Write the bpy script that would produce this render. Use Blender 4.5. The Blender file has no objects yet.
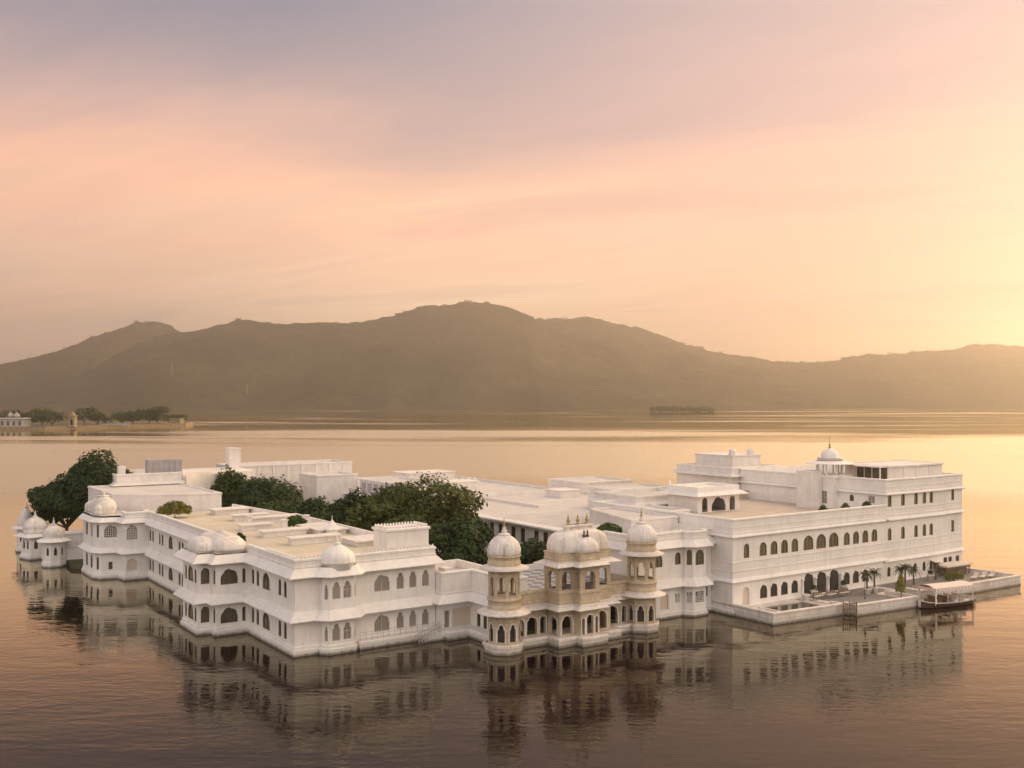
import bpy, bmesh, math, random
from math import sin, cos, pi, radians, sqrt, hypot
from mathutils import Vector, noise
from mathutils.geometry import delaunay_2d_cdt

S = bpy.context.scene
COL = S.collection
R0 = random.Random(7)

# ------------------------------------------------------------------ camera
cam = bpy.data.objects.new('camera', bpy.data.cameras.new('camera'))
COL.objects.link(cam); S.camera = cam
cam.location = (-42.786, -103.639, 28.0)
cam.rotation_euler = (radians(90), 0, -math.atan2(1006, 1458))
cam.data.sensor_width = 36; cam.data.lens = 36*1006/1024
cam.data.shift_y = 16/1024
cam.data.clip_start = 1; cam.data.clip_end = 30000

# ------------------------------------------------------------------ sun, world, exposure
SUN_AZ = radians(50)         # clockwise from the viewing direction
SUN_EL = radians(6)
fa = math.atan2(1006, 1458)  # bearing of the view, clockwise from +y
sb = fa + SUN_AZ
sund = Vector((sin(sb)*cos(SUN_EL), cos(sb)*cos(SUN_EL), sin(SUN_EL)))
sl = bpy.data.lights.new('sun', 'SUN'); sun = bpy.data.objects.new('sun', sl); COL.objects.link(sun)
sl.energy = 5.0; sl.angle = radians(14); sl.color = (1.0, 0.66, 0.37)
sun.rotation_euler = sund.to_track_quat('Z', 'Y').to_euler()
S.view_settings.view_transform = 'Standard'; S.view_settings.look = 'None'
S.view_settings.exposure = 0.0; S.view_settings.gamma = 1.0
S.view_settings.use_curve_mapping = False

class NT:
    def __init__(s, tree): s.t = tree; s.n = tree.nodes; s.l = tree.links
    def new(s, typ, **kw):
        n = s.n.new(typ)
        for k, v in kw.items(): setattr(n, k, v)
        return n
    def set(s, inp, v):
        if v is None: return
        if hasattr(v, 'is_linked') or isinstance(v, bpy.types.NodeSocket): s.l.new(v, inp)
        else: inp.default_value = v
    def math(s, op, a, b=None, c=None, clamp=False):
        n = s.new('ShaderNodeMath', operation=op, use_clamp=clamp)
        s.set(n.inputs[0], a); s.set(n.inputs[1], b)
        if c is not None: s.set(n.inputs[2], c)
        return n.outputs[0]
    def vmath(s, op, a, b=None):
        n = s.new('ShaderNodeVectorMath', operation=op)
        s.set(n.inputs[0], a); s.set(n.inputs[1], b)
        return n.outputs['Value'] if op in ('DOT_PRODUCT', 'LENGTH') else n.outputs[0]
    def rng(s, v, a, b, c=0., d=1., smooth=True):
        n = s.new('ShaderNodeMapRange', interpolation_type='SMOOTHSTEP' if smooth else 'LINEAR')
        s.set(n.inputs[0], v)
        for i, x in enumerate((a, b, c, d)): n.inputs[i+1].default_value = x
        return n.outputs[0]
    def ramp(s, f, stops, interp='LINEAR'):
        n = s.new('ShaderNodeValToRGB'); r = n.color_ramp; r.interpolation = interp
        while len(r.elements) < len(stops): r.elements.new(0.5)
        for e, (p, c) in zip(r.elements, stops): e.position = p; e.color = (*c, 1)
        s.set(n.inputs[0], f); return n.outputs[0]
    def mix(s, f, a, b, mode='MIX'):
        n = s.new('ShaderNodeMix', data_type='RGBA', blend_type=mode)
        s.set(n.inputs[0], f)
        for i, v in ((6, a), (7, b)):
            if isinstance(v, tuple): v = (*v, 1) if len(v) == 3 else v
            s.set(n.inputs[i], v)
        return n.outputs[2]
    def noise(s, vec, scale, detail=4, rough=.55, dist=0.):
        n = s.new('ShaderNodeTexNoise'); s.set(n.inputs['Vector'], vec)
        n.inputs['Scale'].default_value = scale; n.inputs['Detail'].default_value = detail
        n.inputs['Roughness'].default_value = rough; n.inputs['Distortion'].default_value = dist
        return n.outputs[0]
    def mapping(s, vec, loc=(0,0,0), rot=(0,0,0), scale=(1,1,1)):
        n = s.new('ShaderNodeMapping'); s.set(n.inputs[0], vec)
        n.inputs['Location'].default_value = loc; n.inputs['Rotation'].default_value = rot; n.inputs['Scale'].default_value = scale
        return n.outputs[0]

def build_world():
    w = bpy.data.worlds.new('World'); S.world = w; w.use_nodes = True
    t = NT(w.node_tree); t.n.clear()
    d = t.new('ShaderNodeTexCoord').outputs['Generated']
    sep = t.new('ShaderNodeSeparateXYZ'); t.l.new(d, sep.inputs[0])
    z = sep.outputs[2]
    zc = t.math('MAXIMUM', z, 0.0)
    # overall colour of the dusk cloud sheet by height (z = sine of elevation)
    # direction towards the glow
    gb = fa + radians(42)
    gd = Vector((sin(gb), cos(gb), 0.05)).normalized()
    g = t.vmath('DOT_PRODUCT', d, tuple(gd))
    glow = t.rng(g, 0.55, 1.0)
    lb = fa - radians(42)
    ld = Vector((sin(lb), cos(lb), 0.0))
    left = t.rng(t.vmath('DOT_PRODUCT', d, tuple(ld)), 0.70, 0.99)
    # cloud coordinates: a flat sheet overhead
    zz = t.math('ADD', zc, 0.10)
    cv = t.new('ShaderNodeCombineXYZ')
    t.l.new(t.math('DIVIDE', sep.outputs[0], zz), cv.inputs[0]); t.l.new(t.math('DIVIDE', sep.outputs[1], zz), cv.inputs[1])
    rot = t.mapping(cv.outputs[0], rot=(0, 0, fa + radians(28)))
    c1 = t.noise(t.mapping(rot, scale=(.42, 1.1, 1)), 0.75, 6, .5, .5)
    c2 = t.noise(t.mapping(rot, loc=(3.1, 1.7, 0), scale=(.35, 1.2, 1)), 1.5, 6, .55, .8)
    wob = t.math('MULTIPLY', t.math('SUBTRACT', c1, 0.5), 0.26)
    zw = t.math('ADD', zc, wob)
    zr = t.math('MULTIPLY', zw, 2.2, clamp=True)
    base = t.ramp(zr, SKY_BASE)
    warm = t.ramp(zr, SKY_GLOW)
    cool = t.ramp(zr, SKY_COOL)
    col = t.mix(t.math('MULTIPLY', glow, .95), base, warm)
    col = t.mix(t.math('MULTIPLY', left, .8), col, cool)
    streak = t.math('MULTIPLY', t.rng(c2, .40, .72), t.rng(zc, .36, .20))
    col = t.mix(t.math('MULTIPLY', streak, .46), col, (1.0, .66, .48))
    shade = t.rng(c2, .52, .28)
    col = t.mix(t.math('MULTIPLY', shade, .30), col, (.50, .40, .41))
    # unseen sky behind the viewer, brightened to light the facing walls
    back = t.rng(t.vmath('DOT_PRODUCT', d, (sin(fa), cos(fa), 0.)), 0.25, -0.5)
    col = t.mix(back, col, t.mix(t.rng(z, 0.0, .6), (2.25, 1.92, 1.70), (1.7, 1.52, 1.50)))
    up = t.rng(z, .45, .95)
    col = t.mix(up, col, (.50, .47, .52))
    # added bright patch, out of view on the right, warming the lake fronts
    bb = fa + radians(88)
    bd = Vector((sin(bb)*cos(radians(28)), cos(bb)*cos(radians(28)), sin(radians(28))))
    side_fill = t.rng(t.vmath('DOT_PRODUCT', d, tuple(bd)), .70, .98)
    col = t.mix(side_fill, col, (2.6, 2.05, 1.5))
    # added golden glow, out of view overhead, brightening the water at right
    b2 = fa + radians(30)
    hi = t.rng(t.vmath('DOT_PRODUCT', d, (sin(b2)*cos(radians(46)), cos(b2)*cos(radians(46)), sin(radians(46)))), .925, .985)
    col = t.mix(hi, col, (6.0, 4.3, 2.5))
    # a clear sky behind the sheet
    sk = t.new('ShaderNodeTexSky', sky_type='NISHITA')
    sk.sun_disc = False; sk.sun_elevation = SUN_EL; sk.sun_rotation = sb; sk.air_density = 1.0; sk.dust_density = 2.0
    skc = t.mix(1.0, sk.outputs[0], (.10, .10, .10), 'MULTIPLY')
    col = t.mix(.06, col, skc)
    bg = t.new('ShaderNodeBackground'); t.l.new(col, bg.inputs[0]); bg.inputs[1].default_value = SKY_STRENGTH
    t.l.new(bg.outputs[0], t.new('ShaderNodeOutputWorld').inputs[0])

SKY_STRENGTH = 1.0
HAZE = 1.9e-4; HAZE_COL = (.86, .79, .69)
SKY_BASE = [(0.0, (2.3, 1.72, 1.08)), (.09, (2.3, 1.74, 1.10)), (.20, (2.0, 1.40, .90)), (.41, (1.55, .88, .58)), (.50, (1.10, .65, .50)), (.61, (.56, .43, .44)), (.81, (.31, .31, .40)), (1., (.30, .30, .39))]
SKY_GLOW = [(0.0, (.76, .42, .34)), (.15, (.80, .45, .37)), (.26, (1.0, .60, .46)), (.41, (1.14, .63, .50)), (.61, (.92, .57, .53)), (.81, (.78, .55, .54)), (1., (.84, .62, .52))]
SKY_COOL = [(0.0, (.42, .38, .41)), (.09, (.44, .39, .42)), (.16, (.60, .42, .37)), (.26, (1.02, .60, .46)), (.41, (1.28, .68, .46)), (.58, (.84, .54, .49)), (.70, (.38, .33, .40)), (.80, (.24, .26, .35)), (1., (.25, .26, .35))]
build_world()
S.cycles.max_bounces = 8; S.cycles.diffuse_bounces = 3; S.cycles.glossy_bounces = 3
S.cycles.transparent_max_bounces = 8; S.cycles.volume_bounces = 0
S.cycles.caustics_reflective = False; S.cycles.caustics_refractive = False
S.cycles.use_denoising = True

# ------------------------------------------------------------------ materials
def mat(name):
    m = bpy.data.materials.new(name); m.use_nodes = True
    t = NT(m.node_tree); b = t.n['Principled BSDF']
    return m, t, b

def rough_mat(name, c1, c2, scale=1.5, rough=.8, bump=.0, stain=None, water_line=False, spec=.3, courses=0):
    m, t, b = mat(name)
    pos = t.new('ShaderNodeNewGeometry').outputs['Position']
    n1 = t.noise(pos, scale, 6, .6)
    n2 = t.noise(t.mapping(pos, scale=(1.6, 1.6, .22)), 1.1, 5, .65)      # rain streaks run down
    f = t.rng(n1, .3, .72)
    col = t.mix(f, c1, c2)
    if stain:
        col = t.mix(t.math('MULTIPLY', t.rng(n2, .47, .74), stain[1]), col, stain[0])
        n3 = t.noise(pos, .23, 3, .5)
        col = t.mix(t.math('MULTIPLY', t.rng(n3, .45, .75), stain[1]*.7), col, stain[0])
    if courses:
        sp = t.new('ShaderNodeSeparateXYZ'); t.l.new(pos, sp.inputs[0])
        fr = t.math('FRACT', t.math('MULTIPLY', sp.outputs[2], courses))
        col = t.mix(t.math('MULTIPLY', t.math('LESS_THAN', fr, .12), .35), col, tuple(x*.5 for x in c1))
    if water_line:
        sp = t.new('ShaderNodeSeparateXYZ'); t.l.new(pos, sp.inputs[0])
        h = t.math('ADD', sp.outputs[2], t.math('MULTIPLY', t.math('SUBTRACT', n2, .5), .5))
        col = t.mix(t.math('MULTIPLY', t.rng(h, .42, .06), .85), col, (.055, .045, .04))
        col = t.mix(t.math('MULTIPLY', t.rng(h, 1.0, .2), .22), col, (.25, .24, .17))
    t.l.new(col, b.inputs['Base Color'])
    b.inputs['Roughness'].default_value = rough
    b.inputs['Specular IOR Level'].default_value = spec
    if bump:
        bn = t.new('ShaderNodeBump'); bn.inputs['Strength'].default_value = bump; bn.inputs['Distance'].default_value = .05
        t.l.new(t.noise(pos, scale*6, 4), bn.inputs['Height']); t.l.new(bn.outputs[0], b.inputs['Normal'])
    return m

M = {}
M['plaster'] = rough_mat('white_plaster', (.79, .75, .70), (.85, .82, .77), .7, .75, .15, ((.50, .46, .41), .30), True)
M['plaster_old'] = rough_mat('weathered_plaster', (.70, .66, .62), (.80, .76, .72), .8, .8, .15, ((.47, .43, .38), .32))
M['marble'] = rough_mat('pale_stone', (.66, .60, .54), (.78, .73, .68), 1.2, .6, .1, ((.40, .35, .29), .6), True, courses=1.6)
M['tan'] = rough_mat('sandstone', (.46, .37, .25), (.58, .49, .36), 1.6, .75, .2, ((.33, .25, .16), .55), courses=2.6)
M['dome'] = rough_mat('dome_stone', (.70, .65, .59), (.80, .76, .71), 1.3, .6, .1, ((.30, .25, .20), .6))
M['roof_cream'] = rough_mat('roof_cream', (.56, .50, .39), (.65, .585, .47), .35, .85, .1, ((.48, .42, .32), .5))
M['roof_white'] = rough_mat('roof_white', (.56, .53, .50), (.66, .625, .59), .3, .85, .1, ((.50, .46, .42), .5))
M['roof_gold'] = rough_mat('roof_terracotta', (.54, .46, .38), (.62, .54, .45), .5, .8, .1, ((.45, .32, .22), .4))
M['floor'] = rough_mat('paving_grey', (.19, .175, .165), (.25, .23, .215), 1.2, .6, .1)
M['dark'] = rough_mat('interior_shade', (.045, .042, .035), (.07, .062, .05), .8, .9)  # near-black tone stands in for the shade behind open arches
M['dark_frame'] = rough_mat('brown_frame', (.13, .105, .075), (.18, .15, .11), 2., .6)
M['frame'] = rough_mat('window_frame', (.55, .52, .48), (.62, .59, .55), 2., .6)
M['brown'] = rough_mat('brown_wood', (.13, .085, .055), (.19, .13, .085), 3., .6)
M['iron'] = rough_mat('dark_iron', (.06, .055, .05), (.09, .08, .07), 3., .5)
M['rail'] = rough_mat('pale_railing', (.42, .37, .33), (.5, .45, .4), 3., .6)
M['dim_wall'] = rough_mat('dimmed_limewash', (.40, .37, .33), (.48, .45, .41), .3, .8)  # white limewash darkened in colour to stand in for dim light
M['gold'] = rough_mat('gilded_finial', (.34, .23, .11), (.42, .29, .15), 3., .35)
M['cushion'] = rough_mat('cushion', (.62, .55, .48), (.7, .63, .56), 3., .9)
M['earth'] = rough_mat('garden_earth', (.07, .075, .04), (.11, .10, .06), .4, .95)
M['bark'] = rough_mat('bark', (.10, .075, .05), (.16, .12, .085), 3., .9, .3)
M['hull'] = rough_mat('boat_hull', (.62, .57, .50), (.7, .65, .58), 2., .5)
M['hull_dark'] = rough_mat('boat_waterline', (.06, .035, .03), (.09, .05, .04), 2., .5)
M['lattice_grey'] = rough_mat('grey_screen', (.36, .34, .34), (.44, .42, .42), 1.5, .8)
M['mast_red'] = rough_mat('mast_red', (.5, .12, .08), (.55, .16, .1), 2., .6)
M['ochre'] = rough_mat('ochre_wall', (.30, .23, .14), (.40, .31, .19), .5, .8)

def cloth_mat():
    m, t, b = mat('canopy_cloth')
    tc = t.new('ShaderNodeTexCoord').outputs['Object']
    sp = t.new('ShaderNodeSeparateXYZ'); t.l.new(tc, sp.inputs[0])
    st = t.math('LESS_THAN', t.math('FRACT', t.math('MULTIPLY', sp.outputs[0], 1.6)), .42)
    t.l.new(t.mix(st, (.78, .70, .64), (.70, .50, .44)), b.inputs['Base Color']); b.inputs['Roughness'].default_value = .9
    return m
M['cloth'] = cloth_mat()

def pane_mat(name, c1, c2, rough, spec=.5):
    m, t, b = mat(name)
    pos = t.new('ShaderNodeNewGeometry').outputs['Position']
    ob = t.new('ShaderNodeObjectInfo').outputs['Random']
    n = t.noise(t.mapping(pos, scale=(3, 3, .4)), 1.6, 3)
    f = t.math('MULTIPLY_ADD', ob, .6, t.math('MULTIPLY', n, .5))
    t.l.new(t.mix(f, c1, c2), b.inputs['Base Color']); b.inputs['Roughness'].default_value = rough
    b.inputs['Specular IOR Level'].default_value = spec
    return m
M['pane_curtain'] = pane_mat('curtained_glass', (.20, .18, .155), (.33, .30, .26), .25)
M['pane_olive'] = pane_mat('olive_glass', (.055, .046, .028), (.13, .105, .06), .12)
M['pane_dark'] = pane_mat('dark_glass', (.03, .028, .022), (.07, .062, .05), .12)
M['pane_blind'] = pane_mat('blind_panel', (.60, .50, .40), (.64, .55, .45), .7)

def leaf_mat(name, dark, light, tip):
    m, t, b = mat(name)
    g = t.new('ShaderNodeNewGeometry')
    n1 = t.noise(g.outputs['Position'], .45, 3, .6); n2 = t.noise(g.outputs['Position'], 2.6, 3, .6)
    col = t.mix(t.rng(n1, .35, .65), dark, light)
    col = t.mix(t.math('MULTIPLY', t.rng(n2, .52, .72), .6), col, tip)
    t.l.new(col, b.inputs['Base Color']); b.inputs['Roughness'].default_value = .55; b.inputs['Specular IOR Level'].default_value = .25
    tr = t.new('ShaderNodeBsdfTranslucent'); t.l.new(col, tr.inputs[0])
    mx = t.new('ShaderNodeMixShader'); mx.inputs[0].default_value = .3
    t.l.new(b.outputs[0], mx.inputs[1]); t.l.new(tr.outputs[0], mx.inputs[2])
    t.l.new(mx.outputs[0], t.n['Material Output'].inputs[0])
    return m
M['leaf_dark'] = leaf_mat('leaf_dark', (.022, .042, .014), (.042, .078, .020), (.08, .115, .03))
M['leaf_mid'] = leaf_mat('leaf_mid', (.035, .062, .016), (.07, .115, .028), (.14, .175, .045))
M['leaf_olive'] = leaf_mat('leaf_olive', (.048, .068, .017), (.10, .125, .030), (.19, .19, .05))
M['leaf_lime'] = leaf_mat('leaf_lime', (.09, .10, .02), (.20, .19, .035), (.28, .25, .05))
M['leaf_palm'] = leaf_mat('leaf_palm', (.035, .042, .022), (.07, .075, .035), (.11, .10, .05))

def water_mat():
    m, t, b = mat('lake_water')
    pos = t.new('ShaderNodeNewGeometry').outputs['Position']
    t.n.remove(b)
    body = t.new('ShaderNodeBsdfDiffuse'); body.inputs[0].default_value = (.010, .0045, .007, 1)
    gl = t.new('ShaderNodeBsdfGlossy', distribution='GGX'); gl.inputs[0].default_value = (1., .93, .74, 1)
    rot = t.mapping(pos, rot=(0, 0, fa))               # x across the lake breeze, y along it
    off = t.vmath('SUBTRACT', pos, (45., 30., 0.))
    dist = t.vmath('LENGTH', off)
    streak = t.noise(t.mapping(rot, scale=(.0016, .0075, 1)), 1.0, 5, .6, .8)
    far = t.rng(dist, 110, 420)
    fine = t.noise(t.mapping(rot, scale=(.62, 1.35, 1)), .9, 3, .5, .4)
    mid = t.noise(t.mapping(rot, loc=(9, 4, 0), scale=(.10, .26, 1)), 1., 3, .5, .3)
    patch = t.noise(t.mapping(rot, scale=(.012, .03, 1)), 1.0, 3, .5)
    # height in metres: small ripples, stronger in breezy patches away from the island
    calm = t.rng(streak, .38, .62)
    fade = t.rng(dist, 650, 200)
    h = t.math('MULTIPLY', fine, t.math('MULTIPLY_ADD', t.rng(patch, .36, .66), .020, .011))
    h = t.math('ADD', h, t.math('MULTIPLY', mid, t.math('MULTIPLY_ADD', far, .11, .05)))
    h = t.math('MULTIPLY', h, fade)
    # unresolved ripples of the open lake read as roughness; calm slicks by the far shore stay glassy
    shore = t.math('ADD', t.rng(dist, 330, 1150), t.math('MULTIPLY', t.math('SUBTRACT', streak, .5), 4.5), clamp=True)
    shore = t.math('MULTIPLY', shore, t.rng(dist, 330, 600))
    rgh = t.math('MULTIPLY_ADD', t.rng(dist, 95, 230), .27, .02)
    rgh = t.math('MULTIPLY', rgh, t.math('MULTIPLY_ADD', shore, -.84, 1.0))
    t.l.new(rgh, gl.inputs['Roughness'])
    bn = t.new('ShaderNodeBump'); bn.inputs['Strength'].default_value = 1.; bn.inputs['Distance'].default_value = WAVE
    t.l.new(h, bn.inputs['Height']); t.l.new(bn.outputs[0], gl.inputs['Normal'])
    lw_ = t.new('ShaderNodeLayerWeight'); lw_.inputs['Blend'].default_value = .5
    t.l.new(bn.outputs[0], lw_.inputs['Normal'])
    c_ = t.math('SUBTRACT', 1., lw_.outputs['Facing'])                  # cosine of the viewing angle
    fr = t.ramp(c_, [(p, (q, q, q)) for p, q in ((0., 1.), (.06, .94), (.10, .89), (.145, .76), (.19, .50), (.24, .29), (.30, .175), (.40, .095), (.60, .04))])   # grazing light is mirrored, steep light sinks in
    mx = t.new('ShaderNodeMixShader'); t.l.new(fr, mx.inputs[0]); t.l.new(body.outputs[0], mx.inputs[1]); t.l.new(gl.outputs[0], mx.inputs[2])
    t.l.new(mx.outputs[0], t.n['Material Output'].inputs[0])
    return m
WAVE = 1.0
M['water'] = water_mat()

def hill_mat():
    m, t, b = mat('wooded_hillside')
    pos = t.new('ShaderNodeNewGeometry').outputs['Position']
    n1 = t.noise(pos, .0045, 6, .6); n2 = t.noise(pos, .03, 5, .65)
    col = t.mix(t.rng(n1, .38, .64), (.05, .046, .022), (.10, .085, .045))
    col = t.mix(t.rng(n2, .45, .7), col, (.030, .030, .014))
    t.l.new(col, b.inputs['Base Color']); b.inputs['Roughness'].default_value = .95; b.inputs['Specular IOR Level'].default_value = .1
    bn = t.new('ShaderNodeBump'); bn.inputs['Strength'].default_value = .7; bn.inputs['Distance'].default_value = 14
    t.l.new(n2, bn.inputs['Height']); t.l.new(bn.outputs[0], b.inputs['Normal'])
    return m
M['hill'] = hill_mat()

# ------------------------------------------------------------------ mesh builder
class MB:
    def __init__(s): s.v = []; s.f = []; s.mi = []; s.smooth = []; s.cur = 0; s.sm = False
    def add(s, vs, fs, sm=None):
        o = len(s.v); s.v.extend([tuple(p) for p in vs])
        for f in fs: s.f.append(tuple(o+i for i in f)); s.mi.append(s.cur); s.smooth.append(s.sm if sm is None else sm)
    def box(s, x0, y0, z0, x1, y1, z1):
        vs = [(x0,y0,z0),(x1,y0,z0),(x1,y1,z0),(x0,y1,z0),(x0,y0,z1),(x1,y0,z1),(x1,y1,z1),(x0,y1,z1)]
        s.add(vs, [(3,2,1,0),(4,5,6,7),(0,1,5,4),(1,2,6,5),(2,3,7,6),(3,0,4,7)])
    def bar(s, p, q, r, r2=None, n=6):
        p, q = Vector(p), Vector(q); d = (q-p)
        if d.length < 1e-6: return
        d.normalize(); a = d.orthogonal().normalized(); c = d.cross(a); r2 = r if r2 is None else r2
        vs = []
        for k, (o, rr) in enumerate(((p, r), (q, r2))):
            for i in range(n):
                th = 2*pi*i/n; vs.append(o + a*(rr*cos(th)) + c*(rr*sin(th)))
        fs = [(i, (i+1) % n, n+(i+1) % n, n+i) for i in range(n)] + [tuple(range(n-1, -1, -1)), tuple(range(n, 2*n))]
        s.add(vs, fs)
    def prism(s, path, z0, z1):
        n = len(path)
        vs = [(x, y, z0) for x, y in path] + [(x, y, z1) for x, y in path]
        s.add(vs, [(i, (i+1) % n, n+(i+1) % n, n+i) for i in range(n)] + [tuple(range(n-1, -1, -1)), tuple(range(n, 2*n))])
    def cap(s, path, z, up=True):
        n = len(path); s.add([(x, y, z) for x, y in path], [tuple(range(n)) if up else tuple(range(n-1, -1, -1))])
    def lathe(s, cx, cy, prof, n=24, a=1., b=1., p=2., ribs=0, amp=.0, rot=0.):
        """rings of a superellipse; prof = [(r, z)]"""
        vs = []
        for r, z in prof:
            for i in range(n):
                th = 2*pi*i/n + rot
                c_, s_ = cos(th), sin(th)
                k = (abs(c_)**p + abs(s_)**p)**(-1./p)
                rr = r*k*(1 + (amp*(abs(cos(ribs*th/2))-.6) if ribs and r > .25 else 0))
                vs.append((cx + a*rr*c_, cy + b*rr*s_, z))
        m = len(prof)
        fs = [(j*n+i, j*n+(i+1) % n, (j+1)*n+(i+1) % n, (j+1)*n+i) for j in range(m-1) for i in range(n)]
        fs += [tuple(range(n-1, -1, -1)), tuple(range((m-1)*n, m*n))]
        s.add(vs, fs)
    def sweep(s, path, prof, closed=True):
        """profile [(outward offset, z)] carried along a plan path whose outside is on the right, corners mitred"""
        n = len(path); offs = []
        for i in range(n):
            ns = []
            for j in ((i-1), i):
                if not closed and (j < 0 or j >= n-1): continue
                p, q = path[j % n], path[(j+1) % n]; L = hypot(q[0]-p[0], q[1]-p[1])
                ns.append(((q[1]-p[1])/L, -(q[0]-p[0])/L))
            if len(ns) == 1: offs.append(ns[0])
            else:
                dd = 1 + ns[0][0]*ns[1][0] + ns[0][1]*ns[1][1]; dd = max(dd, .25)
                offs.append(((ns[0][0]+ns[1][0])/dd, (ns[0][1]+ns[1][1])/dd))
        m = len(prof); vs = []
        for i in range(n):
            for o, z in prof: vs.append((path[i][0]+offs[i][0]*o, path[i][1]+offs[i][1]*o, z))
        k = n if closed else n-1
        fs = [(i*m+j, ((i+1) % n)*m+j, ((i+1) % n)*m+j+1, i*m+j+1) for i in range(k) for j in range(m-1)]
        if not closed: fs += [tuple(range(m)), tuple((n-1)*m+j for j in range(m-1, -1, -1))]
        s.add(vs, fs)
    def build(s, name, mats, parent=None, loc=None):
        me = bpy.data.meshes.new(name); me.from_pydata(s.v, [], s.f)
        if not isinstance(mats, (list, tuple)): mats = [mats]
        for m in mats: me.materials.append(M[m] if isinstance(m, str) else m)
        me.polygons.foreach_set('material_index', s.mi); me.polygons.foreach_set('use_smooth', s.smooth)
        me.update()
        o = bpy.data.objects.new(name, me); COL.objects.link(o)
        if parent: o.parent = parent
        if loc: o.location = loc
        return o

def tag(o, label, cat, group=None, kind=None):
    o['label'] = label
    if cat: o['category'] = cat
    if group: o['group'] = group
    if kind: o['kind'] = kind
    return o
def thing(name, label, cat, loc=(0, 0, 0), rz=0, group=None):
    o = bpy.data.objects.new(name, None); COL.objects.link(o); o.location = loc; o.rotation_euler = (0, 0, rz)
    o.empty_display_size = 1
    return tag(o, label, cat, group)
def struct(o): o['kind'] = 'structure'; return o
def copy_tree(o, parent=None):
    c = o.copy(); COL.objects.link(c)
    if parent: c.parent = parent
    for ch in [x for x in bpy.data.objects if x.parent == o]: copy_tree(ch, c)
    return c

# ------------------------------------------------------------------ openings
def outline(kind, w, h):
    """closed outline of an opening, anticlockwise, bottom centre at the origin"""
    a = w/2
    if kind == 'rect': return [(-a, 0), (a, 0), (a, h), (-a, h)]
    P = [(-a, 0), (a, 0)]
    if kind == 'arch':
        r = min(a*1.05, h*.6); zs = h - r
        for i in range(9):
            th = pi*i/8; P.append((a*cos(th), zs + r*sin(th)))
    elif kind == 'cusp':        # scalloped Rajput arch
        r = min(a*1.0, h*.62); zs = h - r
        N = 15
        for i in range(N):
            th = pi*i/(N-1); k = .86 + .14*abs(sin(2.5*th)) if 0 < i < N-1 else 1
            P.append((a*cos(th)*k, zs + r*sin(th)*(k if abs(th-pi/2) > .1 else 1)))
    elif kind == 'tref':        # keyhole arch: body, notch, smaller lobe
        zs = h*.70; rr = a*.72
        P += [(a, zs)]
        for i in range(7):
            th = pi*i/6; P.append((rr*cos(th), zs+.02 + (h-zs-.02)*sin(th)))
        P += [(-a, zs)]
    return P

def cdt_fill(outer, holes):
    vs = [Vector(p) for p in outer]; faces = [list(range(len(outer)))]
    for hl in holes:
        o = len(vs); vs += [Vector(p) for p in hl]; faces.append(list(range(o, o+len(hl))))
    edges = [(f[i], f[(i+1) % len(f)]) for f in faces for i in range(len(f))]
    ov, oe, of, *_ = delaunay_2d_cdt(vs, edges, [], 1, 1e-5)
    def inside(p, poly):
        c = False; n = len(poly)
        for i in range(n):
            (x1, y1), (x2, y2) = poly[i], poly[(i+1) % n]
            if (y1 > p[1]) != (y2 > p[1]) and p[0] < (x2-x1)*(p[1]-y1)/(y2-y1)+x1: c = not c
        return c
    res = []
    for f in of:
        cx = sum(ov[i][0] for i in f)/len(f); cy = sum(ov[i][1] for i in f)/len(f)
        if inside((cx, cy), outer) and not any(inside((cx, cy), h) for h in holes): res.append(f)
    return ov, res

def wall_seg(mb, p, q, z0, z1, ops, depth=.22):
    """wall from p to q (outside on the right) with openings cut through and reveals"""
    L = hypot(q[0]-p[0], q[1]-p[1]); dx, dy = (q[0]-p[0])/L, (q[1]-p[1])/L; nx, ny = dy, -dx
    def W(s_, z, d=0.): return (p[0]+dx*s_-nx*d, p[1]+dy*s_-ny*d, z)
    if not ops:
        mb.add([W(0, z0), W(L, z0), W(L, z1), W(0, z1)], [(0, 1, 2, 3)]); return
    holes = [[(o['s']+x, o['z']+z) for x, z in outline(o['k'], o['w'], o['h'])] for o in ops]
    ov, fs = cdt_fill([(0, z0), (L, z0), (L, z1), (0, z1)], holes)
    vs = [W(v[0], v[1]) for v in ov]; out = []
    for f in fs:
        a, b, c = ov[f[0]], ov[f[1]], ov[f[2]]
        ccw = (b[0]-a[0])*(c[1]-a[1])-(b[1]-a[1])*(c[0]-a[0]) > 0
        out.append(tuple(f) if ccw else tuple(reversed(f)))
    mb.add(vs, out)
    for hl in holes:
        n = len(hl); vs = [W(x, z) for x, z in hl] + [W(x, z, depth) for x, z in hl]
        mb.add(vs, [(i, n+i, n+(i+1) % n, (i+1) % n) for i in range(n)])

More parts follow.
